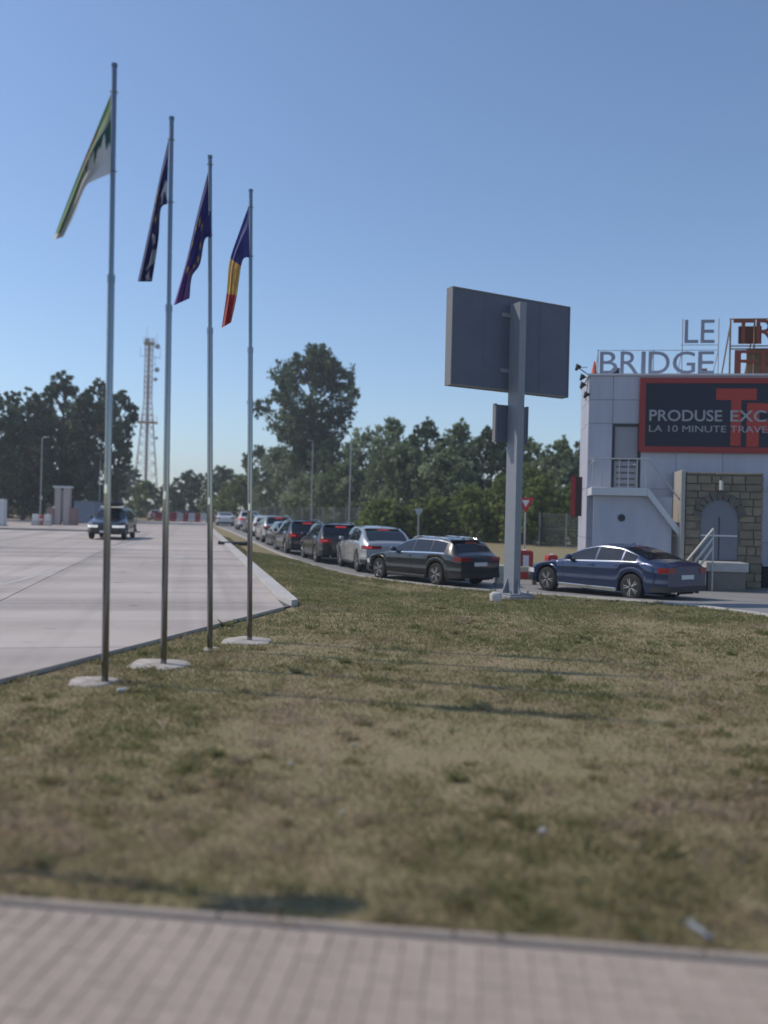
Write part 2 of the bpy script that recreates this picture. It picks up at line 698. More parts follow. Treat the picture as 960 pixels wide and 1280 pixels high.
# ------------------------------------------------------------------ grass
def grass():
    n = 900000
    # sample with density falling with distance
    Y = 3.0 * (52 / 3.0) ** (RNG.random(n) ** 1.25)
    lo_ = np.maximum(-(.60 * Y + .8), np.where(Y > 15, -1.7 - (Y - 15.9) * .232, -1e3)); hi_ = np.minimum(.60 * Y + .8, np.where(Y > 26, 30 - Y, 1e3)); hi_ = np.maximum(hi_, lo_ + .5)
    X = lo_ + RNG.random(n) * (hi_ - lo_)
    nt_ = 420
    tcy = 3.1 * (20 / 3.1) ** RNG.random(nt_); tcx = (RNG.random(nt_) * 2 - 1) * (.55 * tcy + .5)
    per = 70
    tr_ = np.repeat(.03 + .10 * RNG.random(nt_) ** 2, per)
    X = np.concatenate([X, np.repeat(tcx, per) + RNG.normal(0, 1, nt_ * per) * tr_])
    Y = np.concatenate([Y, np.repeat(tcy, per) + RNG.normal(0, 1, nt_ * per) * tr_ * .8])
    tall = np.concatenate([np.zeros(n), np.repeat(.012 + .05 * RNG.random(nt_) ** 2, per)])
    ttone = np.concatenate([np.zeros(n), np.repeat(RNG.normal(-.08, .16, nt_), per)])
    n = len(X)
    keep = np.ones(n, bool)
    # pavement
    rel = (X - PO.x) * PV.x + (Y - PO.y) * PV.y
    keep &= rel < -.01 + .03 * RNG.random(n)
    # apron: left of the front edge / left of kerb
    fr = (TIP[0] - EB[0]) * (Y - EB[1]) - (TIP[1] - EB[1]) * (X - EB[0])
    kx = TIP[0] - (Y - 15.9) * .232
    left = np.where(Y < 15.9, fr > -.02 * 30, X < kx + .02)
    keep &= ~left
    keep &= ~in_poly(X, Y, ROADPOLY)
    for d_ in POLES:
        A_, B_ = ground_at(d_['pad'][0], d_['pad'][2]), ground_at(d_['pad'][1], d_['pad'][2])
        hx_ = (B_.x - A_.x) / 2; hy_ = max(.16, hx_)
        keep &= ((X - (A_.x + B_.x) / 2) / hx_) ** 4 + ((Y - ground_at(*d_['base']).y - .02) / hy_) ** 4 > .85
    X, Y, tall, ttone = X[keep], Y[keep], tall[keep], ttone[keep]
    n = len(X)
    cov = np.empty(n); tone = np.empty(n)
    for i in range(n):
        v = Vector((X[i] * .55, Y[i] * .55, 3.1))
        v2 = Vector((X[i] * 3.0, Y[i] * 3.0, 9.0))
        cov[i] = noise.noise(v) * .6 + noise.noise(v2) * .45
        tone[i] = noise.noise(Vector((X[i] * .8, Y[i] * .8, 20.))) * .5 + noise.noise(Vector((X[i] * 4, Y[i] * 4, 31.))) * .35
    green = .28 + .55 * np.clip((Y - 7) / 10, 0, 1) * .7 + .10 * np.clip((4.8 - Y) / 1.0, 0, 1)
    p = np.clip(.50 + 1.1 * cov + .25 * green, .08, 1)
    p *= np.clip((Y / 8.0) ** 1.3, .22, 1)
    k = (RNG.random(n) < p) | (tall > 0)
    tall, ttone = tall[k], ttone[k]
    X, Y, cov, tone, green = X[k], Y[k], cov[k], tone[k], green[k]
    n = len(X)
    Z = np.array([gz(x, y) for x, y in zip(X, Y)])
    a = RNG.random(n) * 2 * np.pi
    sc_ = (.75 + .55 * np.clip(cov + .3, 0, 1)) * (1 + np.clip(Y - 8, 0, 20) * .035)
    tuft = np.array([max(0., noise.noise(Vector((x * 5.5, y * 5.5, 50.))) + .5 * noise.noise(Vector((x * 13, y * 13, 70.)))) for x, y in zip(X, Y)])
    h = (.010 + .026 * RNG.random(n) ** 1.6 + .055 * tuft * RNG.random(n)) * sc_ + tall * RNG.random(n)
    wd = (.0022 + .0025 * RNG.random(n)) * (1 + np.clip(Y - 4, 0, 20) * .16)
    lean = h * (.3 + 1.2 * RNG.random(n))
    la = RNG.random(n) * 2 * np.pi
    dx, dy = np.cos(a) * wd, np.sin(a) * wd
    tx, ty = np.cos(la) * lean, np.sin(la) * lean
    P = np.empty((n, 4, 3))
    P[:, 0] = np.stack([X - dx, Y - dy, Z - .004], 1)
    P[:, 1] = np.stack([X + dx, Y + dy, Z - .004], 1)
    P[:, 2] = np.stack([X + dx * .55 + tx * .5, Y + dy * .55 + ty * .5, Z + h * .72], 1)
    P[:, 3] = np.stack([X + tx, Y + ty, Z + h], 1)
    rnd = np.clip(.45 - tone * 1.15 - (green - .3) * .70 + .16 * np.clip((6.5 - Y) / 2, 0, 1) + ttone + RNG.normal(0, .10, n), 0, 1)
    m = leaf_mat('grass blades', [(0, (.205, .215, .085)), (.35, (.285, .265, .125)), (.6, (.37, .305, .18)), (1, (.47, .365, .265))], trans=.4, rough=.6)
    me = np_mesh('grass', P.reshape(-1, 3), 4, m, rnd)
    o = link('grass', me)
    tag(o, 'short dry grass with brown patches covering the lawn', 'grass', kind='stuff')




# unseen sign added left of the frame to throw a shadow on the lawn
p = Vector((-2.55, 4.22, 0.0))
t = thing('shadow_sign', 'unseen round sign on a thin post, added at far left to cast a shadow on the lawn', 'road sign', p, R(24))
MB().bar((0, 0, -.1), (0, 0, 2.75), .025, 8).build('post', mat('sign post steel', (.4, .41, .42), .45, metal=.6), t)
M = Matrix.Translation((0, -.03, 2.42)) @ Matrix.Rotation(R(90), 4, 'X')
pl_ = MB().lathe([(.30, 0), (.30, .006)], 28, M).build('plate', mat('sign plate red', (.45, .03, .03), .5), t)
MB().lathe([(.22, .0065), (.22, .009)], 28, M).build('centre', mat('sign plate white', (.7, .7, .7), .5), pl_)

# litter on the lawn
def scrap(px, py, s, m, label, seed, name='paper_scrap', cat='litter'):
    rd = random.Random(seed)
    p = ground_at(px, py)
    bm = bmesh.new()
    bmesh.ops.create_icosphere(bm, subdivisions=2, radius=1)
    for v in bm.verts:
        k = .7 + .5 * rd.random()
        v.co = Vector((v.co.x * s * k, v.co.y * s * .7 * k, (v.co.z * .45 * k + .4) * s))
    me = bpy.data.meshes.new(name)
    bm.to_mesh(me); bm.free()
    me.materials.append(m)
    o = link(name, me, None, p)
    o.rotation_euler = (0, 0, rd.random() * 6)
    tag(o, label, cat, 'litter on the lawn')


m_paper = mat('paper', (.40, .40, .39), .8, var=.1)
scrap(677, 1042, .035, m_paper, 'crumpled white paper scrap on the lawn in the right foreground', 1)
scrap(363, 957, .028, m_paper, 'small white paper scrap on the lawn left of centre', 2)
scrap(442, 933, .024, m_paper, 'tiny pale paper scrap in the centre of the lawn', 3)
scrap(154, 866, .06, m_paper, 'pale crumpled scrap on the grass beside the tallest flagpole', 4)
scrap(428, 1017, .022, m_paper, 'tiny white scrap on the lawn above the shadow of the added sign', 5)


def bottle(px, py, label):
    p = ground_at(px, py)
    t = thing('plastic_bottle', label, 'bottle', (p.x, p.y, p.z + .02), R(20))
    t.scale = (.6, .6, .6)
    M = Matrix.Rotation(R(90), 4, 'X')
    m = mat('blue plastic', (.17, .19, .20), .5, var=.05)
    MB().lathe([(.012, -.11), (.03, -.105), (.033, -.09), (.033, -.02), (.03, -.01), (.033, 0), (.033, .05), (.014, .085), (.012, .1)], 14, M).build('bottle_body', m, t, smooth=50)
    MB().lathe([(.015, .1), (.015, .118)], 12, M).build('cap', mat('cap blue', (.08, .16, .4), .5), t)


bottle(873, 1168, 'pale blue plastic bottle lying on the grass at lower right')

# ------------------------------------------------------------------ flagpoles and flags
m_steel = mat('brushed steel', (.235, .245, .265), .12, metal=1.0, var=.06, scale=6, stretch=(8, 8, .6))
m_pad = mat('pad concrete', (.42, .385, .35), .9, var=.22, scale=9, bump=.6, bscale=30)
POLES = [  # top px, base px, joint y, pad px range
    dict(top=(143, 84), base=(131, 854), joint=345, pad=(78, 138, 857), ord='tallest and leftmost steel flagpole, carrying the green and white flag'),
    dict(top=(214.5, 150), base=(204.5, 832), joint=380, pad=(150, 228, 837), ord='second steel flagpole from the left, standing on a wide pale pad'),
    dict(top=(262.5, 198), base=(262.5, 813), joint=407, pad=(246, 268, 818), ord='third steel flagpole from the left, carrying the star circle flag'),
    dict(top=(313.5, 240), base=(312, 802), joint=430, pad=(276, 338, 803), ord='shortest and rightmost steel flagpole, carrying the tricolour flag')]
POLE_GEO = []
grass()
for i, d in enumerate(POLES):
    b = ground_at(*d['base'])
    top = at(d['top'][0], d['top'][1], b.y)
    t = thing('flagpole', d['ord'], 'flagpole', b, 0, 'steel flagpoles beside the apron')
    ax = top - b
    fr = (at(0, d['joint'], b.y).z - b.z) / ax.z
    def onp(k): return ax * k
    n = 16
    rl, ru = .035, .026
    MB().bar(onp(-.004), onp(fr), rl, n, rl).build('lower_tube', m_steel, t, smooth=40)
    MB().bar(onp(fr + .004), onp(1), ru, n, ru).build('upper_tube', m_steel, t, smooth=40)
    MB().bar(onp(fr - .006), onp(fr + .006), rl * 1.12, n).build('collar', m_steel, t, smooth=40)
    MB().bar(onp(1.0005), onp(1.0055), ru * 1.2, n).build('top_cap', m_steel, t, smooth=40)
    cz = (at(0, 608 + i * 6, b.y).z - b.z) / ax.z
    c = onp(cz)
    mb = MB()
    mb.box(c.x - .012, c.x + .012, c.y - .075, c.y - .030, c.z - .05, c.z + .05, bev=.006)
    mb.bar(c + Vector((0, -.07, .04)), c + Vector((0, -.07, -.04)), .012, 8)
    mb.build('cleat', mat('cleat metal', (.8, .8, .8), .15, metal=1.0), t)
    MB().bar(c + Vector((-.01, -.05, 0)), onp(.985) + Vector((-.008, -.036, 0)), .003, 5).build('halyard', mat('rope', (.45, .45, .45), .8), t)
    # pad: irregular low concrete disc
    pl, pr, py = d['pad']
    A = ground_at(pl, py) - b; B = ground_at(pr, py) - b
    cx, hx = (A.x + B.x) / 2, (B.x - A.x) / 2
    hy = max(.16, hx * 1.0)
    rd = random.Random(i + 3)
    prof = []
    N_ = 22
    vt, ft = [], []
    for ring, (k, z) in enumerate(((1.02, -.03), (1.0, .008), (.93, .020), (.0, .024))):
        for j in range(N_):
            th = 2 * math.pi * j / N_
            rr = k * (1 + (.07 * math.sin(3 * th + i) + .05 * math.sin(5 * th + 2 * i)))
            vt.append((cx + hx * rr * math.copysign(abs(math.cos(th)) ** .7, math.cos(th)), hy * rr * math.copysign(abs(math.sin(th)) ** .7, math.sin(th)) + .02, z + rd.uniform(-.003, .003)))
    for ring in range(3):
        for j in range(N_):
            ft.append((ring * N_ + j, ring * N_ + (j + 1) % N_, (ring + 1) * N_ + (j + 1) % N_, (ring + 1) * N_ + j))
    MB().add(vt, ft).build('footing', m_pad, t, smooth=50)
    POLE_GEO.append((b, ax, ru))


def flag_mat():
    m, t, b = new_mat('flag cloth')
    a = t.nodes.new('ShaderNodeVertexColor')
    a.layer_name = 'Col'
    tr = t.nodes.new('ShaderNodeBsdfTranslucent')
    mx = t.nodes.new('ShaderNodeMixShader')
    mx.inputs[0].default_value = .3
    o = t.nodes['Material Output']
    b.inputs['Roughness'].default_value = .75
    b.inputs['Sheen Weight'].default_value = .2
    t.links.new(a.outputs[0], b.inputs['Base Color'])
    t.links.new(a.outputs[0], tr.inputs['Color'])
    t.links.new(b.outputs[0], mx.inputs[1])
    t.links.new(tr.outputs[0], mx.inputs[2])
    t.links.new(mx.outputs[0], o.inputs[0])
    return m


M_FLAG = flag_mat()


def chain(pts, u):
    n = len(pts) - 1
    k = min(n - 1, int(u * n)); t = u * n - k
    p0, p1, p2, p3 = pts[max(0, k - 1)], pts[k], pts[k + 1], pts[min(n, k + 2)]
    return Vector([.5 * (2 * p1[c] + (p2[c] - p0[c]) * t + (2 * p0[c] - 5 * p1[c] + 4 * p2[c] - p3[c]) * t * t + (3 * p1[c] - p0[c] - 3 * p2[c] + p3[c]) * t ** 3) for c in (0, 1)] + [0])


def flag(i, top_e, bot_e, paint, label, nf=3.0, amp=.07, ph=0.0):
    """top_e/bot_e: bezier control pixels of the upper and lower edge from hoist to fly"""
    b, ax, ru = POLE_GEO[i]
    Y0 = b.y
    NU, NV = 96, 64
    V, C = [], []
    org = at(top_e[0][0], top_e[0][1], Y0)
    for iu in range(NU + 1):
        u = iu / NU
        pt = chain(top_e, u)
        pb = chain(bot_e, u)
        for iv in range(NV + 1):
            v = iv / NV
            # gathers: cloth bunches so v moves non-linearly across the width
            e = min(1, u * 3.5)
            vv = v + e * .05 * math.sin(2 * math.pi * nf * v + ph) * math.sin(math.pi * v) / max(1, nf) * 3
            q = pt.lerp(pb, min(1, max(0, vv)))
            dep = e * amp * math.sin(2 * math.pi * nf * v + ph + 1.2 * u) * (.5 + .5 * u) + .16 * u * math.sin(ph + 2.0) + .02 * math.sin(9 * u + 4 * v)
            p = at(q.x, q.y, Y0 + dep - .03 * (1 - e))
            V.append(p - org)
            C.append(paint(u, v))
    Fc = [(iu * (NV + 1) + iv, iu * (NV + 1) + iv + 1, (iu + 1) * (NV + 1) + iv + 1, (iu + 1) * (NV + 1) + iv) for iu in range(NU) for iv in range(NV)]
    me = bpy.data.meshes.new('flag')
    me.from_pydata([tuple(v) for v in V], [], Fc)
    ca = me.color_attributes.new('Col', 'FLOAT_COLOR', 'POINT')
    ca.data.foreach_set('color', np.array([(*c, 1) for c in C], dtype=np.float32).ravel())
    me.polygons.foreach_set('use_smooth', [True] * len(me.polygons))
    me.materials.append(M_FLAG)
    o = link('flag', me, None, org)
    tag(o, label, 'flag', 'flags on the steel poles')
    # sewn hoist sleeve with two rings
    for k in (.03, .97):
        mb = MB()
        pp = at(top_e[0][0] + (bot_e[0][0] - top_e[0][0]) * k, top_e[0][1] + (bot_e[0][1] - top_e[0][1]) * k, Y0) - org
        ctr = b + ax * ((pp.z + org.z - b.z) / ax.z) - org
        mb.tube([ctr + Vector((math.cos(a_) * (ru + .012), math.sin(a_) * (ru + .012), 0)) for a_ in [j * math.pi / 6 for j in range(13)]], [.004] * 13, 5)
        mb.build('ring', mat('ring metal', (.35, .35, .35), .35, metal=1), o)


def star(du, dv, r):
    a = math.atan2(du, -dv)
    rr = math.hypot(du, dv)
    k = (a / (2 * math.pi / 5)) % 1.0
    k = abs(k - .5) * 2
    return rr < r * (.42 + .58 * k ** 1.5)


BLUE = (.018, .022, .165)


def paint_green(u, v):
    green, white, teal, red = (.13, .24, .10), (.66, .66, .66), (.03, .10, .085), (.50, .09, .08)
    jag = .60 + .07 * math.sin(u * 30) + .05 * math.sin(u * 71 + 1)
    if .26 < u < .56 and .03 < v < .20 and math.sin(u * 110) > -.1 and math.sin(v * 55 + u * 40) > -.6:
        return red
    if u > .94:
        return white
    if u < .5:
        if v < .22:
            return green
        return teal if v < jag - .25 * u else white
    return green if v < .55 else white


def paint_navy(u, v):
    if .33 < u < .60:
        for k in range(12):
            t = k * math.pi / 6
            if star(u - .46 - .11 * math.cos(t), (v - .32 - .2 * math.sin(t)) * .7, .030):
                return (.5, .36, .06)
    if v > .52 and u < .3 and abs(v - .70 - .08 * math.sin(u * 30)) < .13:
        return (.5, .52, .56)
    if .66 < u < .97 and abs(v - .66 - .10 * math.sin(u * 26)) < .18 and math.sin(u * 44 + v * 5) > -.55:
        return (.5, .52, .56)
    return (.020, .025, .145)


def paint_eu(u, v):
    for k in range(12):
        t = k * math.pi / 6
        if star((u - .5 - .22 * math.cos(t)) * 1.5, (v - .5 - .33 * math.sin(t)), .062):
            return (.55, .40, .04)
    f = ss(.45, 1, u)
    return (.018 + .09 * f, .020 + .012 * f, .15 + .07 * f)      # violet of sunlit cloth painted into the fly end


def paint_ro(u, v):
    if u < .47:
        return (.035, .045, .21)
    if u < .74:
        if abs(u - .6) < .09 and abs(v - .5) < .16 and (star((u - .6) * 1.4, v - .5, .19)):
            return (.40, .26, .12)
        return (.58, .40, .13)
    return (.40, .045, .045)


flag(0, [(141, 112), (118, 168), (92, 232), (66, 300)], [(138, 217), (117, 226), (106, 235), (94, 266), (79, 296)], paint_green, 'green and white flag with red lettering, largest, on the leftmost pole', nf=1.6, amp=.10, ph=.4)
flag(1, [(211, 172), (199, 225), (186, 288), (172, 352)], [(209, 255), (201, 262), (198, 300), (190, 352)], paint_navy, 'narrow navy flag with white emblem and yellow stars on the second pole', nf=2.2, amp=.06, ph=1.1)
flag(2, [(263, 203), (246, 270), (232, 330), (217, 382)], [(264, 296), (256, 300), (250, 330), (240, 346), (237, 373)], paint_eu, 'dark blue flag with ring of yellow stars, sunlit violet painted on its end, on the third pole', nf=1.8, amp=.07, ph=2.0)
flag(3, [(311, 257), (299, 290), (287, 327), (283, 368), (277, 410)], [(312, 322), (305, 323), (301, 335), (296, 370), (289, 403)], paint_ro, 'blue, yellow and red tricolour flag on the rightmost pole', nf=1.7, amp=.06, ph=.2)

# ------------------------------------------------------------------ billboard seen from behind
m_bpost = mat('post paint grey', (.22, .24, .275), .5, var=.06, scale=4, bump=.05)
m_bback = mat('billboard back sheet', (.10, .115, .16), .65, var=.12, scale=2, bump=.05)
m_bedge = mat('billboard edge', (.19, .19, .195), .6, var=.08)
pb = ground_at(638, 749)
bb = thing('billboard', 'large dark billboard seen from behind on a tall grey post', 'billboard', pb, 0)
YB = pb.y
S = F / YB


def loc(px, py, dy=0.0):
    return at(px, py, YB + dy) - pb


BROT = R(28)
MB_ = Matrix.Rotation(BROT, 4, 'Z')
topz = loc(645, 380).z
xpost = 0.0
pw = .095
# post: box column leaning nowhere
ptop = topz
mb = MB()
mb.box(-pw, pw, -.24, .16, .12, ptop, MB_)
mb.build('post', m_bpost, bb)
# board: behind the post (away from camera)
zc = (loc(640, 369).z + loc(640, 488).z) / 2
h2 = (loc(640, 373).z - loc(640, 489).z) / 2
lw = 1.72
mb = MB().box(-lw, lw + .02, .17, .40, zc - h2, zc + h2, MB_)
board = mb.build('board', m_bback, bb)
mb = MB()
for (x0, x1, z0, z1) in ((-lw - .03, -lw - .001, zc - h2 - .03, zc + h2 + .03), (lw + .021, lw + .05, zc - h2 - .03, zc + h2 + .03)):
    MB().box(x0, x1, .155, .415, z0, z1, MB_).build('frame', m_bedge, board)
for (z0, z1) in ((zc - h2 - .03, zc - h2 - .001), (zc + h2 + .001, zc + h2 + .03)):
    MB().box(-lw - .0, lw + .02, .155, .415, z0, z1, MB_).build('frame', m_bedge, board)
for x in (-.84, .84):
    MB().box(x - .004, x + .004, .164, .1695, zc - h2, zc + h2, MB_).build('seam', mat('seam dark', (.145, .15, .16), .7), board)
for z in (zc - h2 * .6, zc + h2 * .6):
    MB().box(-.34, .34, .140, .168, z - .05, z + .05, MB_).build('bracket', m_bpost, bb)
# small lower panel
z1, z0 = loc(636, 506).z, loc(636, 552).z
pan = MB().box(-.41, .50, .17, .27, z0, z1, MB_).build('small_panel', m_bback, bb)
MB().box(-.45, -.412, .16, .28, z0 - .02, z1 + .02, MB_).build('panel_edge', m_bedge, pan)
MB().box(.502, .535, .16, .28, z0 - .02, z1 + .02, MB_).build('panel_edge', m_bedge, pan)
# foot
MB().box(-.30, .30, -.42, .34, .125, .16, MB_, bev=.008).build('base_plate', m_bpost, bb)
for (x, y, a) in ((pw, 0, 0), (-pw, 0, 180), (0, -.24, -90), (0, .16, 90)):
    Mg = MB_ @ Matrix.Translation((x, y, .16)) @ Matrix.Rotation(R(a), 4, 'Z')
    MB().add([Mg @ Vector(p) for p in ((0, -.012, 0), (.16, -.012, 0), (0, -.012, .36), (0, .012, 0), (.16, .012, 0), (0, .012, .36))], [(0, 1, 2), (5, 4, 3), (0, 3, 4, 1), (1, 4, 5, 2), (2, 5, 3, 0)]).build('gusset', m_bpost, bb)
for sx in (-1, 1):
    for sy in (-1, 1):
        MB().bar(MB_ @ Vector((.25 * sx, .32 * sy - .03, .14)), MB_ @ Vector((.25 * sx, .32 * sy - .03, .23)), .018, 6).build('anchor_bolt', mat('bolt steel', (.3, .3, .3), .4, metal=1), bb)
MB().box(-.36, .36, -.47, .40, -.2, .125, MB_, bev=.02).build('footing', mat('footing grey', (.26, .26, .27), .9, var=.15, scale=9, bump=.3), bb)
ps = ground_at(620, 752)
bm = bmesh.new()
bmesh.ops.create_icosphere(bm, subdivisions=3, radius=1)
for v in bm.verts:
    k = 1 + .12 * noise.noise(v.co * 1.4)
    v.co = Vector([math.copysign(abs(c_) ** .55, c_) * k for c_ in v.co]); v.co = Vector((v.co.x * .13, v.co.y * .13, v.co.z * .13 + .09))
me = bpy.data.meshes.new('white_stone')
bm.to_mesh(me); bm.free()
me.materials.append(mat('whitewash', (.52, .50, .47), .85, var=.08, scale=10, bump=.3))
me.polygons.foreach_set('use_smooth', [True] * len(me.polygons))
tag(link('white_stone', me, None, ps), 'whitewashed round stone at the foot of the billboard post', 'stone')

# ------------------------------------------------------------------ cars
m_tyre = mat('tyre rubber', (.018, .018, .019), .85, var=.1)
m_rim = mat('alloy rim', (.55, .55, .56), .35, metal=.85)
m_rimd = mat('dark rim', (.12, .12, .125), .35, metal=.8)
m_glass = mat('car glass', (.012, .016, .022), .04, spec=.7)
m_plastic = mat('black plastic', (.022, .022, .024), .6)
m_chrome = mat('chrome trim', (.72, .72, .73), .18, metal=1.0)
m_tail = mat('tail light red', (.24, .010, .013), .2, coat=.6)
m_brake = mat('brake light lit', (.80, .045, .05), .3, emit=.30)
m_head = mat('headlight glass', (.75, .77, .8), .08, spec=.8, coat=1)
m_headlit = mat('headlight lit', (.8, .8, .78), .2, emit=.35)
m_plate = mat('number plate', (.62, .63, .62), .5)
m_seam = mat('panel gap', (.008, .008, .009), .9)
m_under = mat('underbody', (.012, .012, .012), .9)


def paint(name, col, metal=.35, rough=.32):
    return mat('paint ' + name, col, rough, metal=metal, coat=1.0)


def interp(keys, s):
    if s <= keys[0][0]:
        return keys[0][1]
    for i in range(len(keys) - 1):
        x0, y0 = keys[i]; x1, y1 = keys[i + 1]
        if s <= x1:
            def sl(j):
                j = min(max(j, 1), len(keys) - 2)
                a = (keys[j][1] - keys[j - 1][1]) / (keys[j][0] - keys[j - 1][0])
                c = (keys[j + 1][1] - keys[j][1]) / (keys[j + 1][0] - keys[j][0])
                return 0 if a * c <= 0 else 2 * a * c / (a + c)
            h = x1 - x0; t = (s - x0) / h
            m0, m1 = sl(i) * h, sl(i + 1) * h
            return (2 * t ** 3 - 3 * t * t + 1) * y0 + (t ** 3 - 2 * t * t + t) * m0 + (-2 * t ** 3 + 3 * t * t) * y1 + (t ** 3 - t * t) * m1
    return keys[-1][1]


SPECS = {
    'sedan': dict(L=4.92, W=1.88, wf=.92, wr=3.86, rw=.345, sill=.22,
                  top=[(0, .62), (.10, .72), (.55, .83), (1.38, .98), (1.9, 1.24), (2.3, 1.39), (2.75, 1.45), (3.3, 1.42), (3.85, 1.27), (4.35, 1.085), (4.75, 1.04), (4.92, .93)],
                  sh=[(0, .55), (.5, .76), (1.4, .91), (2.6, .95), (4.2, 1.0), (4.92, .88)], cowl=1.40, roof0=2.25, roof1=3.45, deck=4.30,
                  wins=[(1.72, 2.62), (2.70, 3.50), (3.56, 3.98)], tl=(.76, .90, .24, .28), plate=.66),
    'wagon': dict(L=4.72, W=1.84, wf=.90, wr=3.70, rw=.34, sill=.21,
                  top=[(0, .62), (.10, .72), (.55, .83), (1.35, .97), (1.85, 1.24), (2.2, 1.39), (2.7, 1.46), (3.5, 1.45), (4.05, 1.38), (4.22, 1.31), (4.52, 1.01), (4.66, .95), (4.72, .88)],
                  sh=[(0, .55), (.5, .76), (1.4, .90), (2.6, .94), (4.2, .97), (4.72, .86)], cowl=1.38, roof0=2.2, roof1=4.16, deck=4.50,
                  wins=[(1.68, 2.52), (2.60, 3.36), (3.42, 4.02)], tl=(.77, .89, .22, .36), plate=.68, rails=True),
    'suv': dict(L=4.78, W=1.93, wf=.92, wr=3.74, rw=.375, sill=.30,
                top=[(0, .74), (.10, .86), (.5, .98), (1.28, 1.12), (1.75, 1.42), (2.1, 1.61), (2.7, 1.69), (3.6, 1.67), (4.15, 1.60), (4.32, 1.52), (4.62, 1.12), (4.72, 1.04), (4.78, .96)],
                sh=[(0, .66), (.5, .90), (1.4, 1.04), (2.6, 1.07), (4.2, 1.11), (4.78, .95)], cowl=1.31, roof0=2.12, roof1=4.26, deck=4.58,
                wins=[(1.62, 2.46), (2.54, 3.32), (3.38, 4.08)], tl=(.86, 1.06, .20, .40), plate=.74, rails=True),
    'coupesuv': dict(L=4.90, W=1.96, wf=.92, wr=3.83, rw=.385, sill=.29,
                     top=[(0, .72), (.10, .86), (.5, .98), (1.30, 1.12), (1.8, 1.42), (2.2, 1.60), (2.75, 1.67), (3.4, 1.63), (4.0, 1.50), (4.45, 1.27), (4.72, 1.13), (4.85, 1.08), (4.90, .98)],
                     sh=[(0, .66), (.5, .90), (1.4, 1.03), (2.6, 1.07), (4.2, 1.10), (4.90, .96)], cowl=1.33, roof0=2.2, roof1=3.85, deck=4.68,
                     wins=[(1.66, 2.55), (2.63, 3.45), (3.5, 4.0)], tl=(.86, .98, .28, .55), plate=.62),
    'hatch': dict(L=4.25, W=1.80, wf=.85, wr=3.42, rw=.325, sill=.21,
                  top=[(0, .62), (.10, .74), (.5, .86), (1.15, .98), (1.65, 1.28), (2.0, 1.43), (2.5, 1.49), (3.3, 1.45), (3.75, 1.36), (3.9, 1.27), (4.10, 1.0), (4.2, .93), (4.25, .86)],
                  sh=[(0, .55), (.5, .78), (1.2, .91), (2.4, .95), (3.7, .98), (4.25, .84)], cowl=1.18, roof0=2.0, roof1=3.84, deck=4.08,
                  wins=[(1.48, 2.30), (2.38, 3.05), (3.12, 3.62)], tl=(.74, .96, .20, .28), plate=.62)}


class CarShape:
    def __init__(c, sp):
        c.sp = sp
        c.H = max(z for _, z in sp['top'])

    def w(c, s):
        sp = c.sp; L = sp['L']; hw = sp['W'] / 2
        k = 1.0
        if s < .7:
            k = 1 - .26 * (1 - s / .7) ** 2.2
        e = L - s
        if e < .55:
            k = min(k, 1 - .135 * (1 - e / .55) ** 2.2)
        return hw * k

    def zb(c, s):
        sp = c.sp; L = sp['L']
        z = sp['sill'] + .05 * max(0, 1 - s / .5) + .08 * max(0, 1 - (L - s) / .5)
        R_ = sp['rw'] + .055
        for wc in (sp['wf'], sp['wr']):
            d = abs(s - wc)
            if d < R_:
                z = max(z, sp['rw'] + math.sqrt(R_ * R_ - d * d) * .98)
        return z

    def prof(c, s):
        zs = interp(c.sp['sh'], s)
        zt = max(interp(c.sp['top'], s), zs + .02)
        t = min(1, max(0, (zt - zs) / (c.H - 1.0)))
        w_ = c.w(s)
        wr = w_ * (.90 - .20 * t)
        A = (w_ * .955, zs)
        B = (wr, zt - .025 - .035 * t)
        if B[1] < zs + .006:
            B = (wr, zs + .006)
        return zs, zt, w_, wr, A, B

    def section(c, s):
        zs, zt, w_, wr, A, B = c.prof(s)
        zb = min(c.zb(s), zs - .06)
        h = zs - zb
        pts = [(0, zb), (w_ * .80, zb), (w_ * .955, zb + .012), (w_ * .985, zb + min(.07, h * .2)), (w_ * .993, zb + h * .40), (w_ * .978, zb + h * .5), (w_, zb + h * .72), (w_ * .995, zb + h * .90), A]
        for k in (.08, .33, .66, .92, 1):
            pts.append((A[0] + (B[0] - A[0]) * k + .012 * math.sin(math.pi * k), A[1] + (B[1] - A[1]) * k))
        for k in (.93, .75, .5, .25, 0):
            pts.append((wr * k, c.roofz(s, k)))
        return pts

    def roofz(c, s, k):
        zs, zt, w_, wr, A, B = c.prof(s)
        return B[1] + (zt - B[1]) * (1 - k ** 2.4)

    def side(c, s, t, off=.006):
        zs, zt, w_, wr, A, B = c.prof(s)
        return (A[0] + (B[0] - A[0]) * t + .012 * math.sin(math.pi * t) + off, A[1] + (B[1] - A[1]) * t + off * .3)


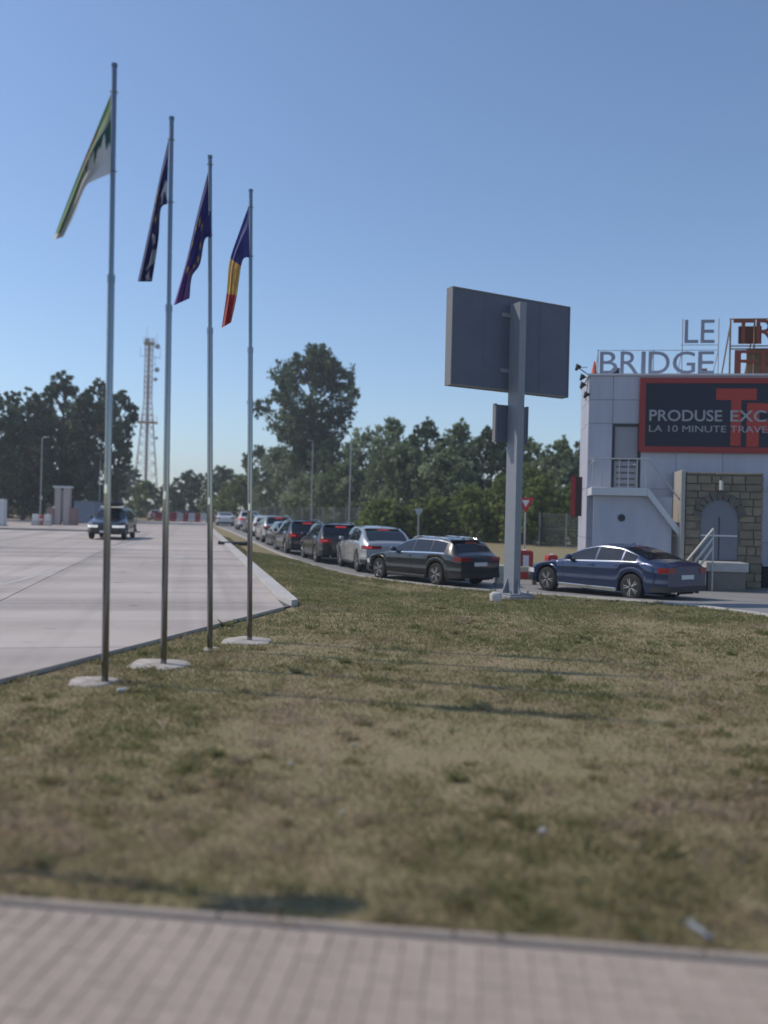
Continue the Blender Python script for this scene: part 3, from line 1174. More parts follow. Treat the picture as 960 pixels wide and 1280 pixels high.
def wheel_meshes(rw, dark):
    tw = .105
    t = MB().lathe([(rw * .66, -tw), (rw * .90, -tw * 1.02), (rw * .985, -tw * .8), (rw, -tw * .4), (rw, tw * .4), (rw * .985, tw * .8), (rw * .90, tw * 1.02), (rw * .66, tw), (rw * .64, tw * .3), (rw * .64, -tw * .3)], 28, axis='Y')
    rim = MB()
    rim.lathe([(rw * .60, -.05), (rw * .675, -.10), (rw * .695, -.106), (rw * .695, -.085), (rw * .62, .02)], 28, axis='Y')
    for k in range(5):
        a = k * 2 * math.pi / 5
        for da in (-.16, .16):
            d = Vector((math.cos(a + da), 0, math.sin(a + da)))
            d0 = Vector((math.cos(a + da * .3), 0, math.sin(a + da * .3)))
            rim.bar(d0 * rw * .1 + Vector((0, -.085, 0)), d * rw * .66 + Vector((0, -.092, 0)), .024, 6, .018)
    rim.lathe([(rw * .02, -.10), (rw * .15, -.098), (rw * .17, -.08), (rw * .17, -.02)], 16, axis='Y')
    disc = MB().lathe([(rw * .1, .0), (rw * .58, .0), (rw * .58, .02), (rw * .1, .02)], 20, axis='Y')
    return t, rim, disc


CARM = {}


def make_car(kind, paint_m, label, rim_dark=False, lit=True, trim=False, front_lit=False, name='car', cat='car', roofbox=False):
    sp = SPECS[kind]
    c = CarShape(sp)
    L = sp['L']
    X = lambda s: L / 2 - s
    root = thing(name, label, cat, (0, 0, 0), 0)
    # body
    st = set(np.round(np.linspace(0, L, 74), 4))
    st |= {round(L - .03, 4), round(L - .08, 4), .03, .08}
    for wc in (sp['wf'], sp['wr']):
        R_ = sp['rw'] + .055
        for k in range(0, 17):
            st.add(round(wc - R_ * math.cos(math.pi * k / 16), 4))
    st |= {round(k[0], 4) for k in sp['top']}
    st = sorted(s for s in st if 0 <= s <= L)
    secs = [c.section(s) for s in st]
    n = len(secs[0])
    V, Q = [], []
    for s, sec in zip(st, secs):
        V += [(X(s), y, z) for y, z in sec] + [(X(s), -y, z) for y, z in sec[1:-1][::-1]]
    m_ = 2 * n - 2
    for i in range(len(st) - 1):
        for k in range(m_):
            a, b_ = i * m_ + k, i * m_ + (k + 1) % m_
            Q.append((a, b_, b_ + m_, a + m_))
    Q.append(tuple(range(m_))[::-1])
    Q.append(tuple(range((len(st) - 1) * m_, len(st) * m_)))
    body = MB().add(V, Q).build('body', paint_m, root, smooth=38, fix=True)
    # dark core so that nothing is seen through the arches
    MB().box(-L / 2 + .25, L / 2 - .25, -sp['W'] / 2 + .27, sp['W'] / 2 - .27, sp['sill'] - .03, .62).build('underbody', m_under, root)

    def panel(fn, s0, s1, nn, t0, t1, nt_, nm, mm, par, mirror):
        P, Fc = [], []
        for i in range(nn + 1):
            s = s0 + (s1 - s0) * i / nn
            for j in range(nt_ + 1):
                t = t0 + (t1 - t0) * j / nt_
                P.append(fn(s, t))
        for i in range(nn):
            for j in range(nt_):
                a = i * (nt_ + 1) + j
                Fc.append((a, a + 1, a + nt_ + 2, a + nt_ + 1))
        mb = MB().add(P, Fc)
        if mirror:
            mb.v = [(x, -y, z) for x, y, z in mb.v]
        o = mb.build(nm, mm, par, smooth=60)
        # face outward
        ctr = sum((Vector(v) for v in mb.v), Vector()) / len(mb.v)
        nr = o.data.polygons[len(o.data.polygons) // 2].normal
        ref = Vector((0, ctr.y, .2)) if nm.startswith('side') or nm == 'window_trim' else Vector((ctr.x, 0, .6))
        if nr.dot(ref) < 0:
            o.data.flip_normals()
        return o

    def side(s, t):
        y, z = c.side(s, t)
        return (X(s), y, z)
    for mir in (False, True):
        for (s0, s1) in sp['wins']:
            panel(side, s0, s1, 10, .08, .90, 3, 'side_window', m_glass, root, mir)
        if trim:
            def rib(s, t):
                y, z = c.side(s, t, .009)
                return (X(s), y, z)
            panel(rib, sp['wins'][0][0] - .25, sp['wins'][-1][1] + .05, 24, -.01, .075, 1, 'window_trim', m_chrome, root, mir)
            panel(rib, sp['wins'][0][0] + .1, sp['wins'][-1][1] + .05, 24, .905, .95, 1, 'window_trim', m_chrome, root, mir)

    def topf(s, t):
        zs, zt, w_, wr, A, B = c.prof(s)
        return (X(s) + (.006 if s < L / 2 else -.006), wr * t, c.roofz(s, abs(t)) + .007)
    panel(topf, sp['cowl'], sp['roof0'] - .04, 10, -.90, .90, 10, 'windshield', m_glass, root, False)
    panel(topf, sp['roof1'] + .05, sp['deck'] - .03, 12, -.88, .88, 10, 'rear_window', m_glass, root, False)
    # high brake light
    zz = c.roofz(sp['roof1'] + .02, 0)
    xx = X(sp['roof1'] + .06)
    MB().box(xx - .05, xx + .02, -.22, .22, zz - .05, zz + .004, bev=.005).build('high_brake_light', m_brake if lit else m_tail, root)
    # wrap-around lights: prism following the plan of the corner
    def wrap(z0, z1, ls, lr, rear, nm, mm, grow=.012, par=root, full=False):
        for sg in ((1,) if full else (1, -1)):
            outer, inner = [], []
            K = 8
            ss_ = [(L - ls + ls * k / K) if rear else (ls - ls * k / K) for k in range(K + 1)]
            for s in ss_:
                outer.append((X(s), c.w(s) + grow))
                inner.append((X(s), c.w(s) - .05))
            se = L if rear else 0
            xe = X(se) + (-grow if rear else grow)
            xi = X(se) + (.05 if rear else -.05)
            outer[-1] = (xe, c.w(se) + grow * .2)
            inner[-1] = (xi, c.w(se) - .06)
            if full:
                pl = outer + [(x, -y) for x, y in outer[::-1]] + [(x, -y) for x, y in inner] + inner[::-1]
            else:
                outer.append((xe, c.w(se) - lr))
                inner.append((xi, c.w(se) - lr))
                pl = outer + inner[::-1]
            pl = [(x, y * sg) for x, y in pl]
            MB().prism(pl, z0, z1).build(nm, mm, par, fix=True)
    z0, z1, ls, lr = sp['tl']
    wrap(z0, z1, ls, lr, True, 'taillight', m_brake if lit == 2 else m_tail)
    if lit:
        zc_ = (z0 + z1) / 2
        for sg in (1, -1):
            yy = c.w(L) - .10
            MB().box(X(L) - .022, X(L) + .03, sg * yy - .10, sg * yy + .10, zc_ - .035, zc_ + .035, bev=.004).build('brake_light', m_brake, root)
    zh = interp(sp['sh'], .2) - .02
    wrap(zh - .11, zh + .02, .42, .36, False, 'headlight', m_headlit if front_lit else m_head)
    wrap(sp['sill'] + .06, sp['sill'] + .20, .42, 0, True, 'rear_bumper_trim', m_plastic, grow=.016, full=True)
    wrap(sp['sill'] + .05, sp['sill'] + .20, .42, 0, False, 'front_bumper_trim', m_plastic, grow=.016, full=True)
    MB().box(X(0) - .01, X(0) + .018, -.42, .42, .40, .60, bev=.008).build('grille', m_plastic, root)
    MB().box(X(L) - .024, X(L) + .01, -.26, .26, sp['plate'] - .055, sp['plate'] + .055).build('number_plate', m_plate, root)
    MB().box(X(0) - .01, X(0) + .026, -.26, .26, .36, .47).build('number_plate', m_plate, root)
    # side skirts, handles, seams, mirrors
    for sg in (1, -1):
        for sx in (sp['wf'] + .62, (sp['wins'][0][1] + sp['wins'][1][0]) / 2, sp['wins'][1][1] + .03):
            sec = c.section(sx)[3:9]
            mb = MB()
            for (y0, za), (y1, zb_) in zip(sec[:-1], sec[1:]):
                mb.add([(X(sx) - .006, sg * (y0 + .003), za), (X(sx) + .006, sg * (y0 + .003), za), (X(sx) + .006, sg * (y1 + .003), zb_), (X(sx) - .006, sg * (y1 + .003), zb_)], [(0, 1, 2, 3)])
            mb.build('door_seam', m_seam, root)
        for sx in (sp['wins'][0][1] - .08, sp['wins'][1][1] - .06):
            zz = interp(sp['sh'], sx) - .09
            y = c.w(sx) * .998
            MB().box(X(sx) - .10, X(sx) + .09, min(sg * (y - .01), sg * (y + .028)), max(sg * (y - .01), sg * (y + .028)), zz - .014, zz + .014, bev=.008).build('door_handle', paint_m, root)
        s0, s1 = sp['wf'] + .46, sp['wr'] - .46
        y = c.w(2.4)
        MB().box(X(s1), X(s0), min(sg * (y - .1), sg * (y + .004)), max(sg * (y - .1), sg * (y + .004)), sp['sill'] - .02, sp['sill'] + .07, bev=.015).build('side_skirt', m_chrome if kind == 'sedan' and trim else m_plastic, root)
        sx = sp['cowl'] + .42
        zz = interp(sp['sh'], sx) + .07
        y = c.w(sx)
        M = Matrix.Translation((X(sx), sg * (y + .085), zz + .035))
        mr = MB().box(-.07, .06, -.095, .095, -.065, .07, M, bev=.035).build('mirror', paint_m, root, smooth=60)
        MB().box(X(sx) - .02, X(sx) + .03, min(sg * (y - .09), sg * (y + .03)), max(sg * (y - .09), sg * (y + .03)), zz - .05, zz - .015).build('mirror_arm', m_plastic, mr)
        if sp.get('rails'):
            pts = []
            for k in range(13):
                s = sp['roof0'] + .1 + (sp['roof1'] - sp['roof0'] - .2) * k / 12
                zs, zt, w_, wr, A, B = c.prof(s)
                lift = .045 if 0 < k < 12 else 0
                pts.append(Vector((X(s), sg * wr * .93, B[1] + .012 + lift)))
            MB().tube(pts, [.016] * 13, 6).build('roof_rail', m_chrome, root, smooth=60)
    if kind in ('suv', 'coupesuv', 'wagon', 'hatch'):
        s = sp['roof1'] + .02
        zs, zt, w_, wr, A, B = c.prof(s - .1)
        MB().box(X(s) - .06, X(s) + .20, -wr * .9, wr * .9, zt - .012, zt + .022, bev=.01).build('roof_spoiler', paint_m, root)
    s = sp['roof1'] - .25
    zt = c.prof(s)[1]
    MB().add([(X(s) + .1, 0, zt - .01), (X(s) - .1, .025, zt - .01), (X(s) - .1, -.025, zt - .01), (X(s) - .07, 0, zt + .065)], [(0, 1, 3), (1, 2, 3), (2, 0, 3)]).build('antenna_fin', paint_m, root)
    if roofbox:
        zt = c.H
        MB().box(-.95, .85, -.42, .42, zt + .06, zt + .36, bev=.12).build('roof_box', m_plastic, root, smooth=50)
        MB().box(-.6, -.54, -.6, .6, zt - .02, zt + .07).build('roof_bar', m_chrome, root)
        MB().box(.4, .46, -.6, .6, zt - .02, zt + .07).build('roof_bar', m_chrome, root)
    for yy in (-.5, .5):
        MB().bar((X(L) + .1, yy, sp['sill'] + .04), (X(L) - .03, yy, sp['sill'] + .04), .035, 10).build('exhaust', m_chrome, root)
    # wheels
    key = (sp['rw'], rim_dark)
    for wc in (sp['wf'], sp['wr']):
        for sg in (1, -1):
            wroot_loc = (X(wc), sg * (sp['W'] / 2 - .135), sp['rw'])
            if key not in CARM:
                tm, rm, dm = wheel_meshes(sp['rw'], rim_dark)
                w0 = tm.build('wheel', m_tyre, root, smooth=40)
                r0 = rm.build('rim', m_rimd if rim_dark else m_rim, w0, smooth=40)
                d0 = dm.build('brake_disc', m_under, w0)
                CARM[key] = (w0.data, r0.data, d0.data)
            else:
                w0 = link('wheel', CARM[key][0], root)
                link('rim', CARM[key][1], w0)
                link('brake_disc', CARM[key][2], w0)
            w0.location = wroot_loc
            w0.rotation_euler = (0, random.uniform(0, 1.2), 0 if sg < 0 else math.pi)
    return root


def place_car(o, px, Y, heading):
    """heading: degrees left of the view axis that the nose points to"""
    p = gpx(px, Y)
    p.z = gz(p.x, p.y) + .022 + .002
    o.location = p
    o.rotation_euler = (0, 0, R(90 + heading))
    # pitch/roll with the ground under the wheels
    return p


blk = paint('black', (.006, .0065, .008), .0)
nav = paint('midnight', (.006, .008, .014), .0)
blu = paint('blue', (.014, .030, .090), .4, .28)
sil = paint('silver', (.46, .46, .455), .55, .34)
whi = paint('white', (.68, .68, .67), 0.0, .3)
gry = paint('grey', (.16, .165, .17), .5)
drk = paint('dark grey', (.045, .048, .055), .5)
QG = 'cars queuing on the road'


def car(kind, pm, px, Y, hd, label, **kw):
    o = make_car(kind, pm, label, **kw)
    o['group'] = QG
    place_car(o, px, Y, hd)
    return o


car('sedan', blu, 762, 23.6, 36, 'dark blue sedan at the tail of the queue in front of the shop', trim=True, lit=False)
car('wagon', nav, 535, 26.9, 38, 'black station wagon with silver window trim just left of the billboard post', trim=True, lit=False)
car('coupesuv', sil, 465, 31.9, 15, 'silver sloping-roof sport utility car directly ahead of the black wagon')
car('suv', blk, 412, 36.4, 16, 'black sport utility car directly ahead of the silver sloping-roof one')
car('suv', nav, 373, 41.3, 17, 'dark sport utility car with bright high brake light, second ahead of the silver one', rim_dark=False)
car('hatch', drk, 356, 46.8, 16, 'dark grey hatchback mostly hidden behind the dark sport utility cars')
car('suv', sil, 342, 51.8, 15, 'silver grey tall car halfway along the queue beyond the dark hatchback')
car('hatch', whi, 328, 60.5, 14, 'small white hatchback partly hidden ahead of the silver grey tall car', lit=False)
car('hatch', gry, 319, 67, 14, 'grey hatchback glimpsed between white cars far along the queue', lit=False)
car('suv', whi, 309, 74, 14, 'white tall car with red lights far along the queue beside the last flagpole', lit=2)
car('sedan', whi, 281, 91, 12, 'white sedan at the far end, left of the queue by the barriers', lit=False)
o = make_car('suv', nav, 'dark oncoming car with roof box and lit headlights on the concrete apron', front_lit=True, roofbox=True, lit=False)
p = gpx(141, 46)
o.location = (p.x, p.y, apz(p.x, p.y) + .003)
o.rotation_euler = (0, 0, R(-82))
o = make_car('hatch', drk, 'dark parked hatchback behind the red and white barriers', lit=False)
p = gpx(238, 124); o.location = (p.x, p.y, gz(p.x, p.y)); o.rotation_euler = (0, 0, R(20))
o = make_car('hatch', paint('rose', (.35, .24, .22), .2), 'pale reddish parked car behind the second flagpole, far off', lit=False)
p = gpx(193, 118); o.location = (p.x, p.y, gz(p.x, p.y)); o.rotation_euler = (0, 0, R(110))

# ------------------------------------------------------------------ shop building
BP = gpx(731, 28.6)
BR = R(-8)
bld = thing('shop_building', 'grey two storey shop building with outside stair and stone porch at right', 'building', BP, BR)
m_wall = mat('wall cladding', (.43, .435, .50), .55, var=.10, scale=1.6, bump=.05, objrand=.03, stretch=(1.5, 1.5, .35))
m_wall2 = mat('wall core', (.30, .30, .33), .8)
m_trim = mat('white trim', (.58, .58, .60), .5)
m_frame = mat('door frame dark', (.02, .022, .028), .4)
m_wglass = mat('window glass', (.10, .13, .15), .08, spec=.8)
BH, BW, BD = 7.02, 11.0, 3.0
MB().box(.03, BW, .03, BD, -.3, BH - .03).build('wall', m_wall2, bld)
# facade panels with open joints, leaving the door opening
DX0, DX1, DZ0, DZ1 = .86, 1.66, 3.22, 5.36
cols_ = [0, .80, 1.74, 2.9, 4.4, 5.9, 7.4, 8.9, 11.0]
rows_ = [-.3, 1.5, 3.20, 5.40, 6.2, BH]
for i in range(len(cols_) - 1):
    for j in range(len(rows_) - 1):
        if i == 1 and j == 2:
            continue
        MB().box(cols_[i] + .008, cols_[i + 1] - .008, 0, .028, rows_[j] + .008, rows_[j + 1] - .008).build('panel', m_wall, bld)
for j in range(len(rows_) - 1):
    for k in range(3):
        MB().box(0, .028, .032 + k * (BD - .03) / 3, .016 + (k + 1) * (BD - .03) / 3, rows_[j] + .008, rows_[j + 1] - .008).build('panel', m_wall, bld)
MB().box(-.04, BW + .04, -.05, BD + .05, BH + .002, BH + .07).build('coping', m_trim, bld)
# balcony door
MB().box(.80, .88, -.01, .10, 3.21, 5.38).box(1.64, 1.73, -.01, .10, 3.21, 5.38).box(.88, 1.64, -.01, .10, 5.30, 5.38).box(.88, 1.64, -.005, .09, 4.13, 4.21).build('door_frame', m_frame, bld)
door = MB().box(.88, 1.64, .045, .075, 4.21, 5.30).build('door', m_wglass, bld)
MB().box(.88, 1.64, .035, .07, 3.21, 4.13).build('door_panel', mat('dark panel', (.03, .032, .036), .3), door)
for k in range(4):
    MB().box(.95, 1.57, .018, .034, 3.3 + k * .2, 3.36 + k * .2).build('louvre', mat('louvre grey', (.10, .10, .11), .4), door)
MB().box(1.50, 1.60, -.03, .02, 4.0, 4.03).build('handle', m_chrome, door)
# landing and stair
MB().box(.02, 1.80, -1.25, -.003, 2.92, 3.18, bev=.01).build('landing', m_trim, bld)
MB().box(.12, 2.6, -1.05, -1.00, -.25, 2.91).build('stair_screen', m_wall, bld)
MB().bar((1.02, -1.07, 2.2), (1.02, -1.051, 2.2), .12, 10).build('wall_lamp', m_frame, bld)
NS = 11
for k in range(NS):
    x = 1.80 + k * .165
    z = 3.18 - (k + 1) * .215
    MB().box(x + .001, x + .22, -1.22, -.20, z - .045, z).build('stair_tread', m_trim, bld)
sx0, sz0, sx1, sz1 = 1.80, 3.18, 1.80 + NS * .165, 3.18 - NS * .215
for y in (-1.27, -.19):
    MB().add([(sx0, y, sz0 - .26), (sx0, y, sz0 + .02), (sx1, y, sz1 + .06), (sx1, y, sz1 - .22), (sx0, y + .04, sz0 - .26), (sx0, y + .04, sz0 + .02), (sx1, y + .04, sz1 + .06), (sx1, y + .04, sz1 - .22)],
             [(0, 1, 2, 3), (7, 6, 5, 4), (0, 4, 5, 1), (1, 5, 6, 2), (2, 6, 7, 3), (3, 7, 4, 0)]).build('stringer', m_trim, bld, fix=True)
m_rail = mat('rail steel', (.42, .43, .45), .4, metal=.6)
for k in range(7):
    x = .06 + k * .28
    MB().bar((x, -1.2, 3.18), (x, -1.2, 4.12), .016, 6).build('baluster', m_rail, bld)
MB().bar((.04, -1.2, 4.12), (1.80, -1.2, 4.12), .025, 8).build('handrail', m_rail, bld)
MB().bar((.06, -1.2, 4.12), (.06, -.02, 4.12), .022, 8).build('handrail', m_rail, bld)
MB().bar((sx0, -1.23, 4.12), (sx1, -1.23, sz1 + .95), .025, 8).build('handrail', m_rail, bld)
# porch of stone at the front
TX0, TX1, TD, TZ = 2.72, 5.32, 1.35, 3.72
m_stone = mat('porch stone', (.215, .180, .130), .9, var=.22, scale=5, bump=.6, bscale=14, objrand=.17)
m_mort = mat('mortar', (.17, .16, .14), .95, var=.1)
MB().box(TX0 + .25, TX1 - .03, -TD + .04, -.003, -.25, TZ - .02).build('porch_core', m_mort, bld)
MB().box(TX0 + .08, TX0 + .22, -TD - .04, -.004, -.25, TZ + .05, bev=.015).build('porch_lit_edge', mat('sunlit edge paint', (.36, .34, .31), .85, var=.08), bld)  # paler strip paints in the sunlit left face of the stone porch
AX, AW, AZ0, AZS = 4.0, .56, .95, 2.30
rd = random.Random(5)
z = -.2
while z < TZ - .05:
    hrow = rd.uniform(.20, .30)
    if z + hrow > TZ: hrow = TZ - z
    x = TX0 + .235
    while x < TX1 - .05:
        ln = rd.uniform(.28, .52)
        x1 = min(TX1, x + ln)
        if TX1 - x1 < .15: x1 = TX1
        zc_ = z + hrow / 2
        # leave the arch free
        def inside(xx, zz):
            if abs(xx - AX) < AW and AZ0 - .3 < zz < AZS: return True
            return zz >= AZS and math.hypot(xx - AX, zz - AZS) < AW
        if not inside((x + x1) / 2, zc_):
            a0, a1 = x, x1
            if AZ0 - .3 < zc_ < AZS + AW * .9:
                hwid = AW if zc_ < AZS else math.sqrt(max(0, AW ** 2 - (zc_ - AZS) ** 2))
                if a0 < AX - hwid < a1: a1 = AX - hwid
                elif a0 < AX + hwid < a1: a0 = AX + hwid
            if a1 - a0 > .06:
                MB().box(a0 + .012, a1 - .012, -TD - rd.uniform(.0, .035), -TD + .05, z + .012, z + hrow - .012, bev=.015).build('stone', m_stone, bld)
        x = x1
    z += hrow
# side stones of the porch
z = -.2
# arch: voussoirs, door leaf, fan light
for k in range(11):
    a0, a1 = math.pi * k / 11 + .03, math.pi * (k + 1) / 11 - .03
    pl = [(AX + math.cos(a) * r_, AZS + math.sin(a) * r_) for a, r_ in ((a0, AW - .005), (a1, AW - .005), (a1, AW + .24), (a0, AW + .24))]
    P = [(x, -TD - .05, z_) for x, z_ in pl] + [(x, -TD + .05, z_) for x, z_ in pl]
    MB().add(P, [(0, 1, 2, 3), (7, 6, 5, 4), (0, 4, 5, 1), (1, 5, 6, 2), (2, 6, 7, 3), (3, 7, 4, 0)]).build('arch_stone', mat('arch stone dark', (.12, .11, .10), .9, var=.2, scale=6, objrand=.15), bld, fix=True)
pl = [(AX - AW, AZ0 - .02)] + [(AX + AW, AZ0 - .02)] + [(AX + AW * math.cos(math.pi * k / 14), AZS + AW * math.sin(math.pi * k / 14)) for k in range(15)]
P = [(x, -TD + .012, z_) for x, z_ in pl] + [(x, -TD + .045, z_) for x, z_ in pl]
n = len(pl)
leaf = MB().add(P, [tuple(range(n)), tuple(range(2 * n - 1, n - 1, -1))]).build('arched_door', mat('door blue grey', (.15, .165, .20), .4, var=.05), bld, fix=True)
MB().box(AX - .015, AX + .015, -TD - .004, -TD + .011, AZ0, AZS).build('mullion', m_frame, leaf)
MB().box(AX - AW, AX + AW, -TD - .006, -TD + .011, AZS - .62, AZS - .57).build('transom', m_trim, leaf)
MB().bar((AX, -TD - .16, 3.15), (AX, -TD - .16, 3.42), .06, 10).box(AX - .03, AX + .03, -TD - .16, -TD + .01, 3.40, 3.46).build('porch_lamp', mat('lamp glass', (.5, .5, .48), .4), bld)
# steps in front of the arched door, with three slanted rails
MB().box(AX - .62, AX + .62, -TD - 1.1, -TD - .06, .62, .90, bev=.01).build('porch_landing', mat('porch slab', (.40, .39, .38), .8, var=.1), bld)
MB().box(AX - .55, AX + .55, -TD - 1.05, -TD - .06, -.25, .615).build('porch_plinth', m_mort, bld)
for k in range(4):
    MB().box(AX - .62 - (k + 1) * .28, AX - .622 - k * .28, -TD - 1.1, -TD - .1, -.25, .74 - k * .2).build('step', m_trim, bld)
xa, xb = TX0 + .05, AX - .45
for k in range(3):
    MB().bar((xa + .25 * k * .5, -TD - 1.15, .78 - k * .18 + .1), (xb, -TD - 1.15, 1.92 - k * .28), .035, 8).build('handrail', mat('rail pale', (.55, .54, .50), .5), bld)
for (x, zt) in ((xa + .02, .95), (xb, 1.95)):
    MB().bar((x, -TD - 1.15, -.2), (x, -TD - 1.15, zt), .025, 8).build('rail_post', m_rail, bld)
# dark basement opening at the right
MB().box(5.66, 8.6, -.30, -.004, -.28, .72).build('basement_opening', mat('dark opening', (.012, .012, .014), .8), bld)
MB().box(5.64, 8.64, -.34, -.004, .73, .80).build('lintel', m_wall, bld)
# security camera on the wall corner
cm = thing('security_camera', 'small white security camera on the left corner of the shop wall', 'camera', bld.matrix_world @ Vector((0, 0, 0)) + Vector((.08, -.02, 0)), BR)
cm.location = BP + Matrix.Rotation(BR, 3, 'Z') @ Vector((.14, -.02, 4.05))
MB().box(-.03, .03, -.05, .02, -.05, .05).bar((0, -.05, 0), (0, -.16, .03), .018, 6).build('bracket', m_trim, cm)
MB().box(-.05, .05, -.38, -.12, 0, .10, bev=.02).build('housing', mat('camera white', (.75, .75, .75), .4), cm)


def bl(x, y, z):
    return BP + Matrix.Rotation(BR, 3, 'Z') @ Vector((x, y, z))


def text_mesh(s, size, bold=0.0, ext=.0):
    cu = bpy.data.curves.new('t', 'FONT')
    cu.body = s
    cu.size = size
    cu.offset = bold
    cu.extrude = ext
    cu.resolution_u = 4
    ob = bpy.data.objects.new('t', cu)
    COL.objects.link(ob)
    dg = bpy.context.evaluated_depsgraph_get()
    dg.update()
    me = bpy.data.meshes.new_from_object(ob.evaluated_get(dg))
    bpy.data.objects.remove(ob)
    bpy.data.curves.remove(cu)
    return me


def text_fit(s, x0, x1, z0, z1, y, m, name, parent, ext, bold=0.0):
    """text standing on the facade plane, facing -Y, scaled to the box"""
    me = text_mesh(s, 1.0, bold, .5)
    co = np.empty(len(me.vertices) * 3)
    me.vertices.foreach_get('co', co)
    co = co.reshape(-1, 3)
    lo, hi = co.min(0), co.max(0)
    nx_ = x0 + (co[:, 0] - lo[0]) / (hi[0] - lo[0]) * (x1 - x0)
    nz_ = z0 + (co[:, 1] - lo[1]) / (hi[1] - lo[1]) * (z1 - z0)
    ny_ = y - (co[:, 2] - lo[2]) / (hi[2] - lo[2]) * ext
    me.vertices.foreach_set('co', np.stack([nx_, ny_, nz_], 1).astype(np.float32).ravel())
    me.materials.clear()
    me.materials.append(m)
    me.update()
    return link(name, me, parent)


# banner
ban = thing('banner_sign', 'dark navy banner with red frame and white lettering on the shop wall', 'sign', bl(0, 0, 0), BR)
bx0, bx1, bz0, bz1 = 1.66, 9.4, 4.44, 6.94
m_red = mat('banner red', (.30, .035, .03), .6, var=.05)
m_navy = mat('banner navy', (.006, .009, .028), .5)
MB().box(bx0 + .18, bx1 - .18, -.10, -.002, bz0 + .18, bz1 - .18).build('sheet', m_navy, ban)
for (x0, x1, z0, z1) in ((bx0, bx0 + .19, bz0, bz1), (bx1 - .19, bx1, bz0, bz1), (bx0 + .19, bx1 - .19, bz0, bz0 + .19), (bx0 + .19, bx1 - .19, bz1 - .19, bz1)):
    MB().box(x0, x1, -.13, -.003, z0, z1).build('frame_bar', m_red, ban)
m_bred = mat('letter red', (.42, .045, .03), .6)
m_bwht = mat('letter white', (.36, .36, .38), .6)
text_fit('T', 4.12, 5.40, 4.68, 6.58, -.10, m_bred, 'letter', ban, .006, .03)
text_fit('R', 5.10, 6.62, 4.65, 6.10, -.106, m_bred, 'letter', ban, .006, .03)
text_fit('TRAVEL', 6.9, 9.0, 6.1, 6.5, -.10, m_bred, 'lettering', ban, .006, .02)
text_fit('PRODUSE', 1.98, 4.32, 5.48, 5.86, -.114, m_bwht, 'lettering', ban, .004, .012)
text_fit('EXCLUSIVE', 4.58, 7.6, 5.48, 5.86, -.114, m_bwht, 'lettering', ban, .004, .012)
text_fit('LA 10 MINUTE TRAVEL RETAIL', 1.98, 7.3, 5.12, 5.34, -.114, m_bwht, 'lettering', ban, .004, .0)

# rooftop letters
m_let = mat('letter steel blue', (.27, .28, .36), .5, var=.05)
m_letr = mat('letter rust red', (.22, .05, .028), .6, var=.15)
m_truss = mat('truss steel', (.36, .36, .40), .6)
rs1 = thing('rooftop_sign', 'grey rooftop letters reading LE BRIDGE above the shop', 'sign', bl(0, 0, BH + .07), BR)


def word(s, x0, x1, z0, z1, m, par, y=0.6, gap=.06, wts=None):
    n = len(s)
    wts = wts or [1] * n
    tot = sum(wts)
    x = x0
    for ch, w_ in zip(s, wts):
        ww = (x1 - x0) * w_ / tot
        text_fit(ch, x + gap / 2, x + ww - gap / 2, z0, z1, y, m, 'letter', par, .05, .0)
        x += ww


word('BRIDGE', .34, 4.24, .10, .86, m_let, rs1, wts=[1, 1, .35, 1.15, 1.2, .9], gap=.10)
word('LE', 3.16, 4.22, 1.15, 1.94, m_let, rs1, gap=.08)
mb = MB()
for z in (.06, .92, 1.10):
    mb.bar((.3 if z < 1 else 3.1, .66, z), (4.35, .66, z), .012, 5)
mb.build('support_rail', m_truss, rs1)
for x in (.34, 1.2, 2.2, 3.15, 4.34):
    MB().bar((x, .68, 0), (x, .68, .95 if x < 3 else 2.0), .018, 5).build('support_post', m_truss, rs1)
    MB().bar((x, .70, .9), (x, 1.6, 0), .014, 5).build('brace', m_truss, rs1)
rs2 = thing('rooftop_sign', 'rust red rooftop letters reading TRAVEL FREE on a brown scaffold', 'sign', bl(0, 0, BH + .07), BR)
m_scaf = mat('scaffold rust', (.26, .17, .10), .8, var=.2)
word('TRAVEL', 4.74, 9.2, 1.12, 1.94, m_letr, rs2, gap=.10)
word('FREE', 4.80, 8.2, .10, .90, m_letr, rs2, gap=.10)
for x in (4.72, 5.5, 6.4, 7.3, 8.2, 9.1):
    MB().bar((x, .68, 0), (x, .68, 2.0), .03, 6).build('support_post', m_scaf, rs2)
    MB().bar((x, .70, 1.8), (x, 1.9, 0), .025, 6).build('brace', m_scaf, rs2)
for z in (.06, .96, 1.06, 1.98):
    MB().bar((4.7, .67, z), (9.2, .67, z), .022, 6).build('support_rail', m_scaf, rs2)
MB().box(5.28, 9.0, .74, .78, .08, 1.0).build('back_panel', m_scaf, rs2)
MB().box(5.0, 5.75, .74, .77, 1.15, 1.75).build('back_panel', mat('rust dark', (.13, .045, .03), .8), rs2)
